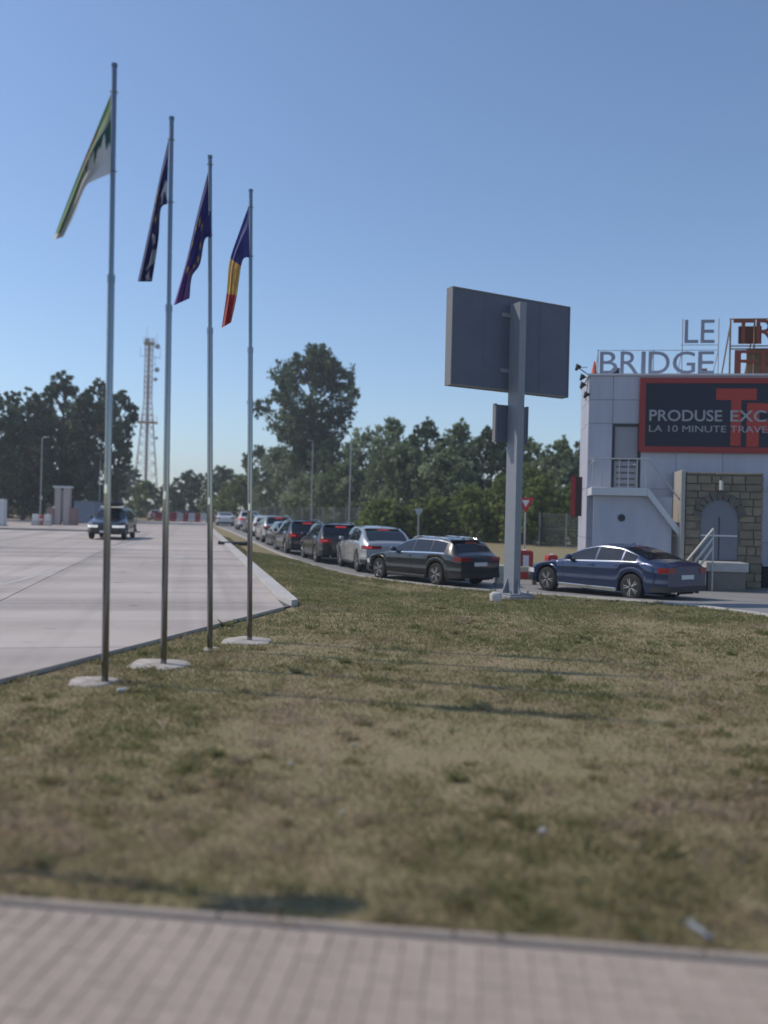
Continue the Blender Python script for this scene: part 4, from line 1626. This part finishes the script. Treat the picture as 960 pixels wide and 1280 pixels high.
# roof plant
for (x, w_, h_, m_, lab, nm, cat) in ((1.0, .26, .38, mat('unit grey', (.11, .11, .12), .6), 'small dark roof unit behind the rooftop letter R', 'roof_unit', 'roof unit'),
                                     (3.95, .24, .36, mat('unit brown', (.25, .17, .11), .7), 'small brown roof unit behind the last rooftop letter E', 'roof_unit', 'roof unit')):
    t = thing(nm, lab, cat, bl(x, 1.0, BH + .072), BR)
    MB().box(-w_ / 2, w_ / 2, 0, .35, .04, h_, bev=.02).build('casing', m_, t)
    MB().box(-w_ / 2, -w_ / 2 + .04, .05, .3, 0, .04).build('foot', m_truss, t)
    MB().box(w_ / 2 - .04, w_ / 2, .05, .3, 0, .04).build('foot', m_truss, t)
    MB().bar((0, -.012, h_ * .55), (0, -.001, h_ * .55), .08, 12).build('fan_grille', m_frame, t)
t = thing('warning_lamp', 'small orange cone shaped lamp on the roof corner beside the letter B', 'lamp', bl(.18, .3, BH + .072), BR)
MB().lathe([(.11, 0), (.10, .04), (.07, .25), (.03, .46), (.01, .48)], 12).build('cover', mat('orange plastic', (.55, .11, .05), .5), t, smooth=50)
MB().box(-.13, .13, -.13, .13, -.001, .03).build('foot', m_frame, t)
# floodlights on the left roof corner
fl = thing('floodlight_rack', 'rack of small black floodlights hanging off the roof corner', 'floodlights', bl(0, .1, BH - .1), BR)
m_blk = mat('flood black', (.015, .015, .017), .5)
MB().bar((.03, 0, .1), (-.42, -.1, .40), .018, 6).bar((-.02, 0, .1), (-.10, 0, -.75), .014, 6).build('arm', m_blk, fl)
for (x, z) in ((-.42, .36), (-.26, .02), (-.25, -.25), (-.12, -.58)):
    M = Matrix.Translation((x, -.1, z)) @ Matrix.Rotation(R(35), 4, 'Y')
    h_ = MB().lathe([(.04, -.09), (.06, -.02), (.11, .09), (.11, .11)], 10, M).build('lamp_head', m_blk, fl)
    MB().bar((x, -.1, z), (-.06, 0, z + .05), .012, 5).build('lamp_bracket', m_blk, fl)
# red blade sign on the side wall
t = thing('blade_sign', 'narrow red vertical sign on the left side wall of the shop', 'sign', gpx(719.5, 30.4), BR)
z1 = at(719, 596, 30.4).z - t.location.z
z0 = at(719, 645, 30.4).z - t.location.z
MB().box(-.20, .20, -.02, .06, z0, z1, bev=.01).build('face', mat('sign dark', (.03, .012, .016), .5), t)
MB().box(-.24, -.08, -.035, -.02, z0 - .01, z1 + .01).build('red_strip', mat('sign red', (.26, .02, .025), .5), t)
for z in (z0 + .2, z1 - .2):
    MB().box(.2, .60, .0, .04, z - .02, z + .02).build('bracket', m_frame, t)

# ------------------------------------------------------------------ street furniture
m_galv = mat('galvanised', (.40, .41, .42), .45, metal=.6, var=.06)
m_signred = mat('sign red paint', (.50, .03, .035), .45)
m_signwhite = mat('sign white', (.72, .72, .72), .5)


def tri_plate(cx, z, r, y0, y1, rr=1.0):
    pts = [(cx + r * math.cos(a), z + r * math.sin(a)) for a in (R(-90), R(30), R(150))]
    return [(x, y0, zz) for x, zz in pts] + [(x, y1, zz) for x, zz in pts], [(0, 1, 2), (5, 4, 3), (0, 3, 4, 1), (1, 4, 5, 2), (2, 5, 3, 0)]


p = gpx(655, 31.0)
t = thing('yield_sign', 'red and white inverted triangle road sign right of the billboard post', 'road sign', p, R(4))
hz = at(655, 631, 31).z - p.z
MB().bar((0, .03, 0), (0, .03, hz + .3), .03, 8).build('post', m_galv, t)
pl_ = MB().add(*tri_plate(0, hz + .08, .38, -.012, 0)).build('plate', m_signred, t, fix=True)
MB().add(*tri_plate(0, hz + .09, .17, -.016, -.0125)).build('centre', m_signwhite, pl_, fix=True)
p = gpx(522, 46)
t = thing('yield_sign', 'grey back of an inverted triangle sign beyond the black wagon', 'road sign', p, R(170))
hz = at(522, 641, 46).z - p.z
MB().bar((0, -.05, 0), (0, -.05, hz + .3), .035, 8).build('post', m_galv, t)
MB().add(*tri_plate(0, hz + .08, .30, -.012, 0)).build('plate', m_galv, t, fix=True)


def barrier_block(px, pyb, Y, wd, ht, label):
    p = gpx(px, Y)
    p.z = gz(p.x, p.y) + .024
    t = thing('traffic_barrier', label, 'barrier', p, R(random.uniform(-15, 15)), 'red plastic road barriers near the billboard')
    mred = mat('barrier red', (.40, .03, .03), .5, var=.08)
    prof = [(-wd / 2, 0), (wd / 2, 0), (wd / 2, .16), (wd / 2 - .06, .26), (wd / 2 - .06, ht - .06), (wd / 2 - .12, ht), (-wd / 2 + .12, ht), (-wd / 2 + .06, ht - .06), (-wd / 2 + .06, .26), (-wd / 2, .16)]
    P = [(x, -.22, z) for x, z in prof] + [(x, .22, z) for x, z in prof]
    n = len(prof)
    MB().add(P, [tuple(range(n)), tuple(range(2 * n - 1, n - 1, -1))] + [(k, n + k, n + (k + 1) % n, (k + 1) % n) for k in range(n)]).build('shell', mred, t, fix=True)
    MB().box(-wd * .16, wd * .16, -.232, -.221, .34, ht - .16, bev=.005).build('white_panel', m_signwhite, t)
    MB().bar((-.05, 0, ht - .01), (.05, 0, ht - .01), .05, 8).build('filler_cap', m_signwhite, t)


barrier_block(655, 706, 28.9, .62, .98, 'red plastic barrier with pale panel right behind the billboard post')
barrier_block(688.5, 700, 30.0, .48, .80, 'smaller red plastic barrier with pale panel left of the blue sedan')
p = gpx(625.5, 26.2)
t = thing('marker_bollard', 'cream square bollard left of the billboard post behind the wagon', 'bollard', (p.x, p.y, gz(p.x, p.y) + .024), R(10))
mcr = mat('cream paint', (.62, .60, .48), .6, var=.08)
MB().box(-.16, .16, -.13, .13, .0, .62, bev=.03).build('body', mcr, t)
MB().box(-.19, .19, -.16, .16, .0, .06, bev=.01).build('foot', m_pad, t)
p = gpx(652, 26.6)
t = thing('low_beam', 'low cream timber beam on two blocks right of the billboard post', 'beam', (p.x, p.y, gz(p.x, p.y) + .024), R(5))
MB().box(-.75, .55, -.06, .06, .40, .56, bev=.01).build('rail', mat('pale timber', (.55, .47, .33), .7, var=.12, stretch=(1, 8, 8)), t)
for x in (-.6, .4):
    MB().box(x - .06, x + .06, -.08, .08, 0, .399).build('block', mat('block brown', (.20, .14, .10), .8), t)


def lamp_post(px, Y, ytop, label, arm=1, apron_z=False, r=.06, ln=1.0):
    p = gpx(px, Y)
    if apron_z: p.z = apz(p.x, p.y)
    t = thing('street_lamp', label, 'street lamp', p, 0, 'tall street lamps')
    h = at(px, ytop, Y).z - p.z
    MB().bar((0, 0, 0), (0, 0, h), r, 10, r * .6).build('pole', m_galv, t, smooth=50)
    MB().bar((0, 0, 0), (0, 0, .35), r * 1.5, 10).build('base_sleeve', m_galv, t)
    arm *= ln
    pts = [Vector((0, 0, h - .02)), Vector((-.25 * arm, 0, h + .22 * ln)), Vector((-.8 * arm, 0, h + .36 * ln)), Vector((-1.2 * arm, 0, h + .38 * ln))]
    MB().tube(pts, [r * .6, r * .5, r * .45, r * .45], 8).build('arm', m_galv, t)
    MB().box(min(-1.1 * arm, -1.75 * arm), max(-1.1 * arm, -1.75 * arm), -.10, .10, h + .38 * ln - .05, h + .38 * ln + .05, bev=.02).build('lamp_head', mat('lamp grey', (.33, .34, .35), .5), t)


lamp_post(436, 66, 545, 'street lamp with curved arm behind the queue, right of the other one')
lamp_post(388.5, 80, 552, 'plain street lamp in front of the big poplar behind the queue', ln=.3)
lamp_post(50, 78, 548, 'street lamp in front of the dark trees at far left', apron_z=True, arm=-1, ln=.35)
lamp_post(123.5, 90, 568, 'street lamp just left of the tallest flagpole, half hidden', apron_z=True, ln=.35)
lamp_post(106, 104, 588, 'most distant thin street lamp among the left trees', apron_z=True, arm=-1, ln=.35)

# row of red and white barriers closing the apron
m_br = mat('barrier block red', (.36, .04, .04), .6, var=.1, objrand=.1)
m_bw = mat('barrier block white', (.60, .60, .60), .6, var=.1, objrand=.06)
segs = [(194, 203, 1), (203, 212, 0), (212, 221, 1), (221, 229, 0), (229, 235.5, 1), (235.5, 244, 0), (244, 250.5, 1), (250.5, 259, 0), (259, 268, 1)]
names = ['first', 'second', 'third', 'fourth', 'fifth', 'sixth', 'seventh', 'eighth', 'ninth']
for k, (a, b_, rd_) in enumerate(segs):
    pa, pb_ = gpx(a, 109), gpx(b_, 109)
    wd = (pb_.x - pa.x) - .03
    t = thing('road_barrier', '%s block, %s, from the left in the barrier row closing the apron' % (names[k], 'red' if rd_ else 'white'), 'barrier', ((pa.x + pb_.x) / 2, 109, apz(0, 109)), 0, 'red and white barriers closing the apron')
    prof = [(-.3, 0), (.3, 0), (.3, .2), (.14, .45), (.10, 1.12), (-.10, 1.12), (-.14, .45), (-.3, .2)]
    P = [(-wd / 2, y, z) for y, z in prof] + [(wd / 2, y, z) for y, z in prof]
    n = len(prof)
    MB().add(P, [tuple(range(n)), tuple(range(2 * n - 1, n - 1, -1))] + [(j, n + j, n + (j + 1) % n, (j + 1) % n) for j in range(n)]).build('block', m_br if rd_ else m_bw, t, fix=True)
    MB().bar((-.12, 0, 1.12), (.12, 0, 1.12), .06, 8).build('lifting_lug', m_galv, t)

# kiosk and small things at the far left
p = gpx(78, 74)
p.z = apz(p.x, p.y)
t = thing('booth_pillar', 'pale pinkish kiosk pillar on a brown plinth at far left', 'kiosk', p, R(8))
m_pk = mat('pillar render', (.42, .36, .34), .8, var=.08)
MB().box(-.62, -.12, -.4, .4, 0, 3.25).build('column', m_pk, t)
MB().box(.12, .62, -.4, .4, 0, 3.25).build('column', m_pk, t)
MB().box(-.12, .12, -.3, .3, .3, 3.0).build('glass_panel', m_wglass, t)
MB().box(-.75, .75, -.5, .5, 3.252, 3.42).build('cap', m_trim, t)
m_brn = mat('plinth brown', (.26, .17, .15), .8, var=.1)
MB().box(-1.25, -.64, -.5, .5, 0, 1.5).build('plinth', m_brn, t)
MB().box(.64, 1.25, -.5, .5, 0, 1.5).build('plinth', m_brn, t)
for px, py, lab in ((44.5, 0, 'white concrete block left of the kiosk, further from it'), (59.5, 0, 'white concrete block left of the kiosk, nearer to it')):
    p = gpx(px, 70); p.z = apz(p.x, p.y)
    t = thing('concrete_block', lab, 'block', p, R(5), 'white concrete blocks')
    MB().prism([(-.28, -.3), (.28, -.3), (.28, .3), (-.28, .3)], 0, .35).build('base', m_kerb, t)
    MB().box(-.24, .24, -.2, .2, .352, .95, bev=.04).build('body', mat('block white', (.62, .62, .60), .8, var=.1), t)
p = gpx(52.5, 71); p.z = apz(p.x, p.y)
t = thing('traffic_barrier', 'small red barrier between two white concrete blocks at far left', 'barrier', p, 0)
MB().box(-.2, .2, -.2, .2, 0, .85, bev=.05).build('shell', m_br, t)
MB().box(-.14, .14, -.206, -.2, .4, .55).build('white_band', m_signwhite, t)
p = gpx(110, 84); p.z = apz(p.x, p.y)
t = thing('container', 'blue grey storage container under the trees at left', 'container', p, R(-6))
mcb = mat('container blue', (.16, .20, .27), .6, var=.08)
MB().box(-1.05, 1.05, -.9, .9, .1, 2.1).build('box', mcb, t)
for k in range(10):
    x = -1.0 + k * .215
    MB().box(x, x + .09, -.93, -.901, .15, 2.05).build('rib', mcb, t)
MB().box(-1.08, 1.08, -.95, .95, 2.101, 2.18).build('roof', mcb, t)
MB().box(-1.0, -.85, -.8, .8, 0, .099).build('foot', m_frame, t)
MB().box(.85, 1.0, -.8, .8, 0, .099).build('foot', m_frame, t)
p = gpx(0, 66); p.z = apz(p.x, p.y)
t = thing('white_cabinet', 'white utility cabinet cut by the left picture edge', 'cabinet', p, R(3))
MB().box(-.5, .40, -.3, .3, .1, 2.1, bev=.03).build('casing', mat('cabinet white', (.6, .6, .6), .5), t)
MB().box(-.55, .45, -.35, .35, 0, .1).build('plinth', m_kerb, t)
MB().box(-.06, -.04, -.305, -.299, .15, 2.05).build('door_seam', m_seam, t)

# drain channel across the apron, faint lane paint, crossing pipe on the grass strip
yc = 57.5
MB().box(-46, slab_edge_x(yc) - 5.5, yc - .35, yc + .35, apz(0, yc) - .02, apz(0, yc) + .075).build('drain_kerb', mat('drain dark', (.10, .10, .105), .9, var=.2, scale=2))
tag(bpy.data.objects['drain_kerb'], 'long dark low kerb crossing the far left of the apron', 'kerb')
m_paint = mat('faded road paint', (.46, .45, .43), .8, var=.18, scale=2.5)
for (a, b_, wd, lab) in (((0, 735), (78, 714), .14, 'a'), ((128, 689), (172, 678), .2, 'b'), ((206, 702), (236, 697), .18, 'c')):
    A, B = ground_at(*a), ground_at(*b_)
    d = Vector((B.x - A.x, B.y - A.y)).normalized()
    nn = Vector((-d.y, d.x)) * wd / 2
    q = [Vector((A.x, A.y)) - nn, Vector((B.x, B.y)) - nn, Vector((B.x, B.y)) + nn, Vector((A.x, A.y)) + nn]
    o = MB().add([(v.x, v.y, apz(v.x, v.y) + .004) for v in q], [(0, 1, 2, 3)]).build('lane_marking', m_paint)
    if o.data.polygons[0].normal.z < 0: o.data.flip_normals()
    tag(o, kind='structure')
A, B = ground_at(274, 682), ground_at(309, 682)
t = thing('steel_pipe', 'dark pipe lying across the grass strip between apron and queue', 'pipe', A, 0)
MB().bar((0, 0, .10), (B.x - A.x, B.y - A.y, B.z - A.z + .10), .10, 10).build('pipe', mat('pipe dark', (.06, .06, .065), .6), t, smooth=50)
for e in (Vector((0, 0, .10)), Vector((B.x - A.x, B.y - A.y, B.z - A.z + .10))):
    MB().bar(e + Vector((-.04, 0, 0)), e + Vector((.04, 0, 0)), .14, 12).build('pipe_flange', m_frame, t)

# ------------------------------------------------------------------ wire fence
FA, FB = Vector((14.5, 50.0)), Vector((-15.5, 104.0))
fence = thing('wire_fence', 'tall grey wire mesh fence behind the queue in front of the trees', 'fence', (FA.x, FA.y, gz(FA.x, FA.y)), 0)
m_fence = mat('fence wire', (.20, .21, .22), .6, metal=.3)
fl_ = (FB - FA).length
nb = int(fl_ / 2.6)
fd = (FB - FA) / nb
fz0 = gz(FA.x, FA.y)
for k in range(nb + 1):
    q = FA + fd * k
    z = gz(q.x, q.y) - fz0
    MB().box(q.x - FA.x - .03, q.x - FA.x + .03, q.y - FA.y - .03, q.y - FA.y + .03, z - .1, z + 2.3).build('post', m_galv, fence)
    if k == nb: break
    q2 = FA + fd * (k + 1)
    z2 = gz(q2.x, q2.y) - fz0
    a = Vector((q.x - FA.x, q.y - FA.y - .04, z)); b_ = Vector((q2.x - FA.x, q2.y - FA.y - .04, z2))
    mb = MB()
    for j in range(12):
        h = .08 + j * .19
        mb.bar(a + Vector((0, 0, h)), b_ + Vector((0, 0, h)), .009 if j not in (0, 6, 11) else .016, 4, cap=False)
    for j in range(1, 18):
        c_ = a.lerp(b_, j / 18)
        mb.bar(c_ + Vector((0, -.01, .06)), c_ + Vector((0, -.01, 2.2)), .006, 3, cap=False)
    mb.build('mesh_panel', m_fence, fence)

# ------------------------------------------------------------------ telecom mast
p = gpx(181, 172)
p.z = gz(p.x, p.y)
mast = thing('lattice_mast', 'tall red and white lattice radio mast with dishes behind the flagpoles', 'mast', p, R(12))
m_mr = mat('mast red', (.45, .30, .23), .6, var=.1)
m_mw = mat('mast white', (.62, .58, .54), .6, var=.08)
SC = F / 172
Hm = at(181, 424, 172).z - p.z


def hwm(z):
    k = z / Hm
    return 2.75 - 2.0 * min(1, k / .66) if k < .66 else .75


levels = [0]
while levels[-1] < Hm:
    levels.append(min(Hm, levels[-1] + max(1.1, hwm(levels[-1]) * 1.15)))
corn = ((-1, -1), (1, -1), (1, 1), (-1, 1))
for (sx, sy) in corn:
    for i in range(len(levels) - 1):
        z0, z1 = levels[i], levels[i + 1]
        band = int(z0 / (Hm / 9)) % 2
        MB().bar((sx * hwm(z0), sy * hwm(z0), z0), (sx * hwm(z1), sy * hwm(z1), z1), .075, 5).build('leg', m_mr if band == 0 else m_mw, mast)
for i in range(len(levels) - 1):
    z0, z1 = levels[i], levels[i + 1]
    band = int(z0 / (Hm / 9)) % 2
    mb = MB()
    for k in range(4):
        a, b_ = corn[k], corn[(k + 1) % 4]
        w0, w1 = hwm(z0), hwm(z1)
        mb.bar((a[0] * w0, a[1] * w0, z0), (b_[0] * w1, b_[1] * w1, z1), .045, 4)
        mb.bar((b_[0] * w0, b_[1] * w0, z0), (a[0] * w1, a[1] * w1, z1), .045, 4)
        mb.bar((a[0] * w1, a[1] * w1, z1), (b_[0] * w1, b_[1] * w1, z1), .045, 4)
    mb.build('bracing', m_mr if band == 0 else m_mw, mast)
MB().box(-.28, .28, -.12, .12, 0, Hm - .5).build('cable_ladder', mat('cable rust', (.38, .29, .25), .8, var=.15), mast)
zp = at(181, 528, 172).z - p.z
for z, w_ in ((zp, hwm(zp) + .9), (Hm - .9, 1.1)):
    pt = MB().box(-w_, w_, -w_, w_, z - .06, z + .06).build('platform', m_mr, mast)
    for (sx, sy) in corn:
        MB().bar((sx * w_ * .97, sy * w_ * .97, z + .06), (sx * w_ * .97, sy * w_ * .97, z + 1.1), .03, 4).build('guard_post', m_mw, pt)
    mb = MB()
    for k in range(4):
        a, b_ = corn[k], corn[(k + 1) % 4]
        mb.bar((a[0] * w_ * .97, a[1] * w_ * .97, z + 1.1), (b_[0] * w_ * .97, b_[1] * w_ * .97, z + 1.1), .03, 4)
    mb.build('guard_rail', m_mw, pt)
m_dish = mat('dish grey', (.26, .28, .30), .5)
for (px, py, r_) in ((191.5, 434, .52), (191.5, 463, .50), (179, 427, .5), (190, 475, .38), (193, 548, .30)):
    z = at(px, py, 172).z - p.z
    x = (px - 181) / SC
    M = Matrix.Translation((x, -1.2, z)) @ Matrix.Rotation(R(90), 4, 'X') @ Matrix.Rotation(R(15), 4, 'Y')
    d_ = MB().lathe([(r_ * .3, -.15), (r_, -.05), (r_, .14), (r_ * .92, .2)], 14, M).build('dish', m_dish, mast, smooth=40)
    MB().bar((x, -1.15, z), (max(-.7, min(.7, x)), -.6, z), .05, 5).build('dish_arm', m_galv, d_)
for (px0, px1, py) in ((171, 181, 446), (181, 195, 447), (182, 190, 428), (182, 189, 456)):
    z = at(181, py, 172).z - p.z
    xa = (px0 - 181) / SC if px0 < 175 else (px1 - 181) / SC
    an = MB().bar((0, -.5, z), (xa, -.5, z), .05, 5).build('antenna_boom', m_galv, mast)
    MB().bar((xa, -.5, z - .2), (xa, -.5, z + 2.0), .045, 5).build('antenna_rod', m_mw, an)
MB().bar((-.5, 0, Hm), (-.5, 0, Hm + 2.6), .04, 5).build('lightning_rod', m_galv, mast)

# ------------------------------------------------------------------ trees
LM = {
    'dark': leaf_mat('leaves dark', [(0, (.040, .066, .032)), (.55, (.085, .125, .056)), (1, (.21, .26, .13))], .4),
    'silver': leaf_mat('leaves silver', [(0, (.080, .120, .050)), (.5, (.175, .23, .11)), (1, (.38, .44, .26))], .42),
    'fresh': leaf_mat('leaves fresh', [(0, (.095, .14, .030)), (.5, (.17, .225, .06)), (1, (.30, .34, .11))], .42)}
m_bark = mat('bark', (.085, .070, .055), .95, var=.3, scale=6, bump=.6, bscale=12)


def tree(px, Y, ytop, wpx, label, kind='silver', shape='round', leaves=6000, leaf=.26, seed=0, base=.18, blobs=34, name='tree', cat='tree', group=None, gap=.0, brr=(.22, .36)):
    rg = np.random.default_rng(seed + 100)
    rd = random.Random(seed)
    p = gpx(px, Y)
    Hh = at(px, ytop, Y).z - p.z
    Wd = wpx / F * Y / 2 * 1.12
    leaves = int(leaves * 1.5)
    leaf *= 1.15
    t = thing(name, label, cat, p, 0, group)
    # envelope radius as a function of relative height
    def env(k):
        if shape == 'poplar':
            return interp([(0, .30), (.2, .55), (.45, 1.0), (.62, .80), (.8, .62), (.93, .40), (1, .12)], k)
        if shape == 'oval':
            return interp([(0, .45), (.25, .9), (.5, 1.0), (.75, .78), (.92, .42), (1, .12)], k)
        if shape == 'bush':
            return interp([(0, .85), (.3, 1.0), (.6, .9), (.85, .6), (1, .2)], k)
        return interp([(0, .5), (.3, .95), (.55, 1.0), (.8, .75), (1, .25)], k)
    cz0 = Hh * base
    B = []
    for i in range(blobs):
        k = (i + .5) / blobs
        k = k ** .9
        a = i * 2.4 + rd.uniform(-.5, .5)
        er = env(k) * Wd
        br = Wd * rd.uniform(*brr) * (.75 if k > .8 else 1)
        rr = max(0, er - br * .75) * math.sqrt(rd.uniform(.25, 1.0))
        B.append((Vector((math.cos(a) * rr, math.sin(a) * rr * .85, cz0 + (Hh - cz0) * k - (br * .5 if k > .9 else 0))), br))
    # trunk and limbs
    tr = MB()
    r0 = max(.05, Hh * .018)
    bend = [Vector((0, 0, -.2))]
    for k in range(1, 7):
        bend.append(Vector((rd.uniform(-.02, .02) * Hh * k / 6, rd.uniform(-.02, .02) * Hh * k / 6, Hh * .86 * k / 6)))
    tr.tube(bend, [r0 * (1 - .14 * k) for k in range(7)], 8)
    tr.build('trunk', m_bark, t, smooth=60)
    lb = MB()
    for (c, br) in B[:: (1 if blobs < 40 else 1)]:
        hz_ = max(Hh * .1, c.z - math.hypot(c.x, c.y) * .9 - br * .4)
        k = min(5.9, hz_ / (Hh * .86) * 6)
        st_ = bend[int(k)].lerp(bend[min(6, int(k) + 1)], k - int(k))
        mid = st_.lerp(c, .5) + Vector((rd.uniform(-.1, .1), rd.uniform(-.1, .1), .06)) * br
        lb.tube([st_, mid, c], [r0 * .34, r0 * .22, r0 * .10], 5)
    lb.build('limb', m_bark, t, smooth=60)
    # leaves: sprays of small leaves on each clump
    tot = sum(br ** 2 for _, br in B)
    PS, RN = [], []
    for (c, br) in B:
        nb_ = max(20, int(leaves * br ** 2 / tot))
        nsp = max(5, nb_ // 16)
        # sprays
        d = rg.normal(size=(nsp, 3)); d /= np.linalg.norm(d, axis=1)[:, None]
        rad = br * (.35 + .75 * rg.random(nsp) ** .6)
        sc0 = np.array(c) + d * rad[:, None] * np.array([1, 1, .85])
        idx = rg.integers(0, nsp, nb_)
        pos_ = sc0[idx] + rg.normal(0, br * .13, (nb_, 3))
        PS.append(pos_)
        tone = rg.normal(.5, .17) + rg.normal(0, .10, nsp)[idx]
        RN.append(np.clip(tone + rg.normal(0, .16, nb_), 0, 1))
    P0 = np.concatenate(PS); RN = np.concatenate(RN)
    n = len(P0)
    P0[:, 2] = np.maximum(P0[:, 2], .05)
    d1 = rg.normal(size=(n, 3)); d1 /= np.linalg.norm(d1, axis=1)[:, None]
    d2 = rg.normal(size=(n, 3)); d2 -= (d2 * d1).sum(1)[:, None] * d1; d2 /= np.linalg.norm(d2, axis=1)[:, None]
    s1 = leaf * (.6 + .8 * rg.random(n))[:, None]
    s2 = s1 * .55
    Q = np.empty((n, 4, 3))
    Q[:, 0] = P0 - d1 * s1 * .5
    Q[:, 1] = P0 + d2 * s2 * .5
    Q[:, 2] = P0 + d1 * s1 * .5
    Q[:, 3] = P0 - d2 * s2 * .5
    link('crown', np_mesh('crown', Q.reshape(-1, 3), 4, LM[kind], RN), t)
    return t


G1 = 'tall dark trees at left'
tree(-22, 88, 478, 110, 'dark tree cut off by the left picture edge', 'dark', 'round', 9000, .34, 1, .10, 40, group=G1, brr=(.15, .30))
tree(28, 92, 484, 88, 'broad dark tree second from the left picture edge', 'dark', 'round', 9000, .34, 2, .10, 40, group=G1, brr=(.15, .30))
tree(75, 96, 466, 96, 'tallest of the dark trees at left, between cabinet and flagpole', 'dark', 'oval', 11000, .34, 3, .12, 44, group=G1, brr=(.15, .30))
tree(118, 93, 474, 84, 'dark tree directly behind the tallest flagpole', 'dark', 'oval', 9000, .34, 4, .14, 36, group=G1, brr=(.15, .30))
tree(146, 97, 488, 56, 'slim dark tree with ragged crown right of the tallest flagpole', 'dark', 'round', 4200, .34, 5, .42, 22, group=G1, brr=(.15, .30))
tree(54, 108, 520, 120, 'background dark tree filling the gap between the left trees', 'dark', 'bush', 7000, .40, 6, .02, 30, group=G1, brr=(.15, .30))
tree(10, 102, 560, 130, 'low dark thicket tree under the left trees', 'dark', 'bush', 6000, .36, 7, .0, 26, group=G1, brr=(.15, .30))
tree(110, 104, 575, 90, 'low dark thicket tree behind the blue grey container', 'dark', 'bush', 5000, .36, 8, .0, 26, group=G1, brr=(.15, .30))

tree(388, 104, 430, 142, 'very tall poplar towering over the tree belt behind the queue', 'dark', 'poplar', 13000, .40, 11, .34, 52, name='poplar_tree', brr=(.13, .27))

G2 = 'low trees at the end of the apron'
tree(160, 150, 584, 56, 'small round tree at the foot of the radio mast, left side', 'dark', 'bush', 3000, .45, 20, .04, 20, group=G2)
tree(182, 140, 602, 44, 'light green bush in front of the radio mast', 'fresh', 'bush', 2600, .42, 21, .0, 18, group=G2)
tree(237, 138, 588, 54, 'dark round tree between the second and third flagpoles', 'dark', 'bush', 4500, .42, 22, .0, 24, group=G2)
tree(208, 150, 606, 40, 'low dark bush behind the second flagpole', 'dark', 'bush', 2500, .42, 23, .0, 18, group=G2)
tree(276, 132, 580, 52, 'grey green tree between the third and fourth flagpoles', 'silver', 'bush', 4500, .38, 24, .02, 24, group=G2)
tree(321, 128, 556, 50, 'tree behind the rightmost flagpole with a dark top', 'dark', 'oval', 5000, .36, 25, .10, 26, group=G2)
tree(300, 122, 596, 64, 'bright green bush at the far end of the queue', 'fresh', 'bush', 4000, .36, 26, .0, 22, group=G2)

G3 = 'grey green trees of the belt behind the fence'
belt = [(346, 112, 556, 70, 'silver', 'first tree of the belt, behind the rightmost flagpole and poplar foot'),
        (376, 108, 560, 70, 'silver', 'belt tree directly under the very tall poplar'),
        (414, 100, 545, 74, 'silver', 'belt tree between the two street lamps'),
        (452, 94, 536, 70, 'silver', 'belt tree just right of the arm street lamp'),
        (488, 86, 522, 74, 'silver', 'belt tree above the silver sloping-roof car'),
        (530, 82, 524, 70, 'dark', 'dark topped belt tree above the grey backed triangle sign'),
        (508, 74, 556, 76, 'silver', 'lower front belt tree left of the billboard'),
        (572, 80, 526, 76, 'silver', 'belt tree under the left end of the billboard'),
        (556, 70, 562, 78, 'silver', 'lower front belt tree under the billboard'),
        (612, 78, 534, 70, 'dark', 'belt tree behind the small lower billboard panel'),
        (660, 80, 548, 66, 'silver', 'belt tree just right of the billboard post'),
        (698, 78, 546, 64, 'silver', 'belt tree between billboard and shop'),
        (738, 80, 540, 70, 'dark', 'belt tree partly behind the shop corner'),
        (430, 90, 580, 80, 'silver', 'low front belt tree behind the arm street lamp'),
        (390, 96, 592, 76, 'silver', 'low front belt tree behind the plain street lamp')]
for i, (px, Y, yt, wp, kd, lab) in enumerate(belt):
    tree(px, Y, yt, wp, lab, kd, 'oval' if i % 3 else 'round', 7500, .27, 40 + i, .04, 36, group=G3)
G4 = 'bright green shrubs along the wire fence'
shr = [(480, 62, 626, 66, 'shrub behind the silver sloping-roof car along the fence'), (530, 62, 622, 70, 'shrub behind the grey backed triangle sign along the fence'), (585, 62, 606, 80, 'tall shrub left of the billboard post along the fence'),
       (632, 60, 590, 70, 'tall bright shrub directly behind the billboard post'), (676, 58, 592, 66, 'bright shrub behind the red and white triangle sign'), (716, 60, 604, 60, 'bright shrub next to the red blade sign'), (655, 66, 580, 80, 'taller green shrub behind the triangle sign shrub')]
for i, (px, Y, yt, wp, lab) in enumerate(shr):
    tree(px, Y, yt, wp, lab, 'fresh', 'bush', 5500, .20, 70 + i, .0, 28, name='shrub', cat='shrub', group=G4)

# ------------------------------------------------------------------ thin summer haze
hz_m = bpy.data.materials.new('haze air')
hz_m.use_nodes = True
hz_t = hz_m.node_tree
hz_t.nodes.clear()
pv = hz_t.nodes.new('ShaderNodeVolumePrincipled')
pv.inputs['Color'].default_value = (.86, .91, 1.0, 1)
pv.inputs['Density'].default_value = HAZE
pv.inputs['Anisotropy'].default_value = .2
ho = hz_t.nodes.new('ShaderNodeOutputMaterial')
hz_t.links.new(pv.outputs[0], ho.inputs['Volume'])
hz = MB().box(-910, 910, -30, 910, -1.5, 46).build('haze', hz_m)
tag(hz, 'thin pale summer haze filling the air', 'haze', kind='stuff')
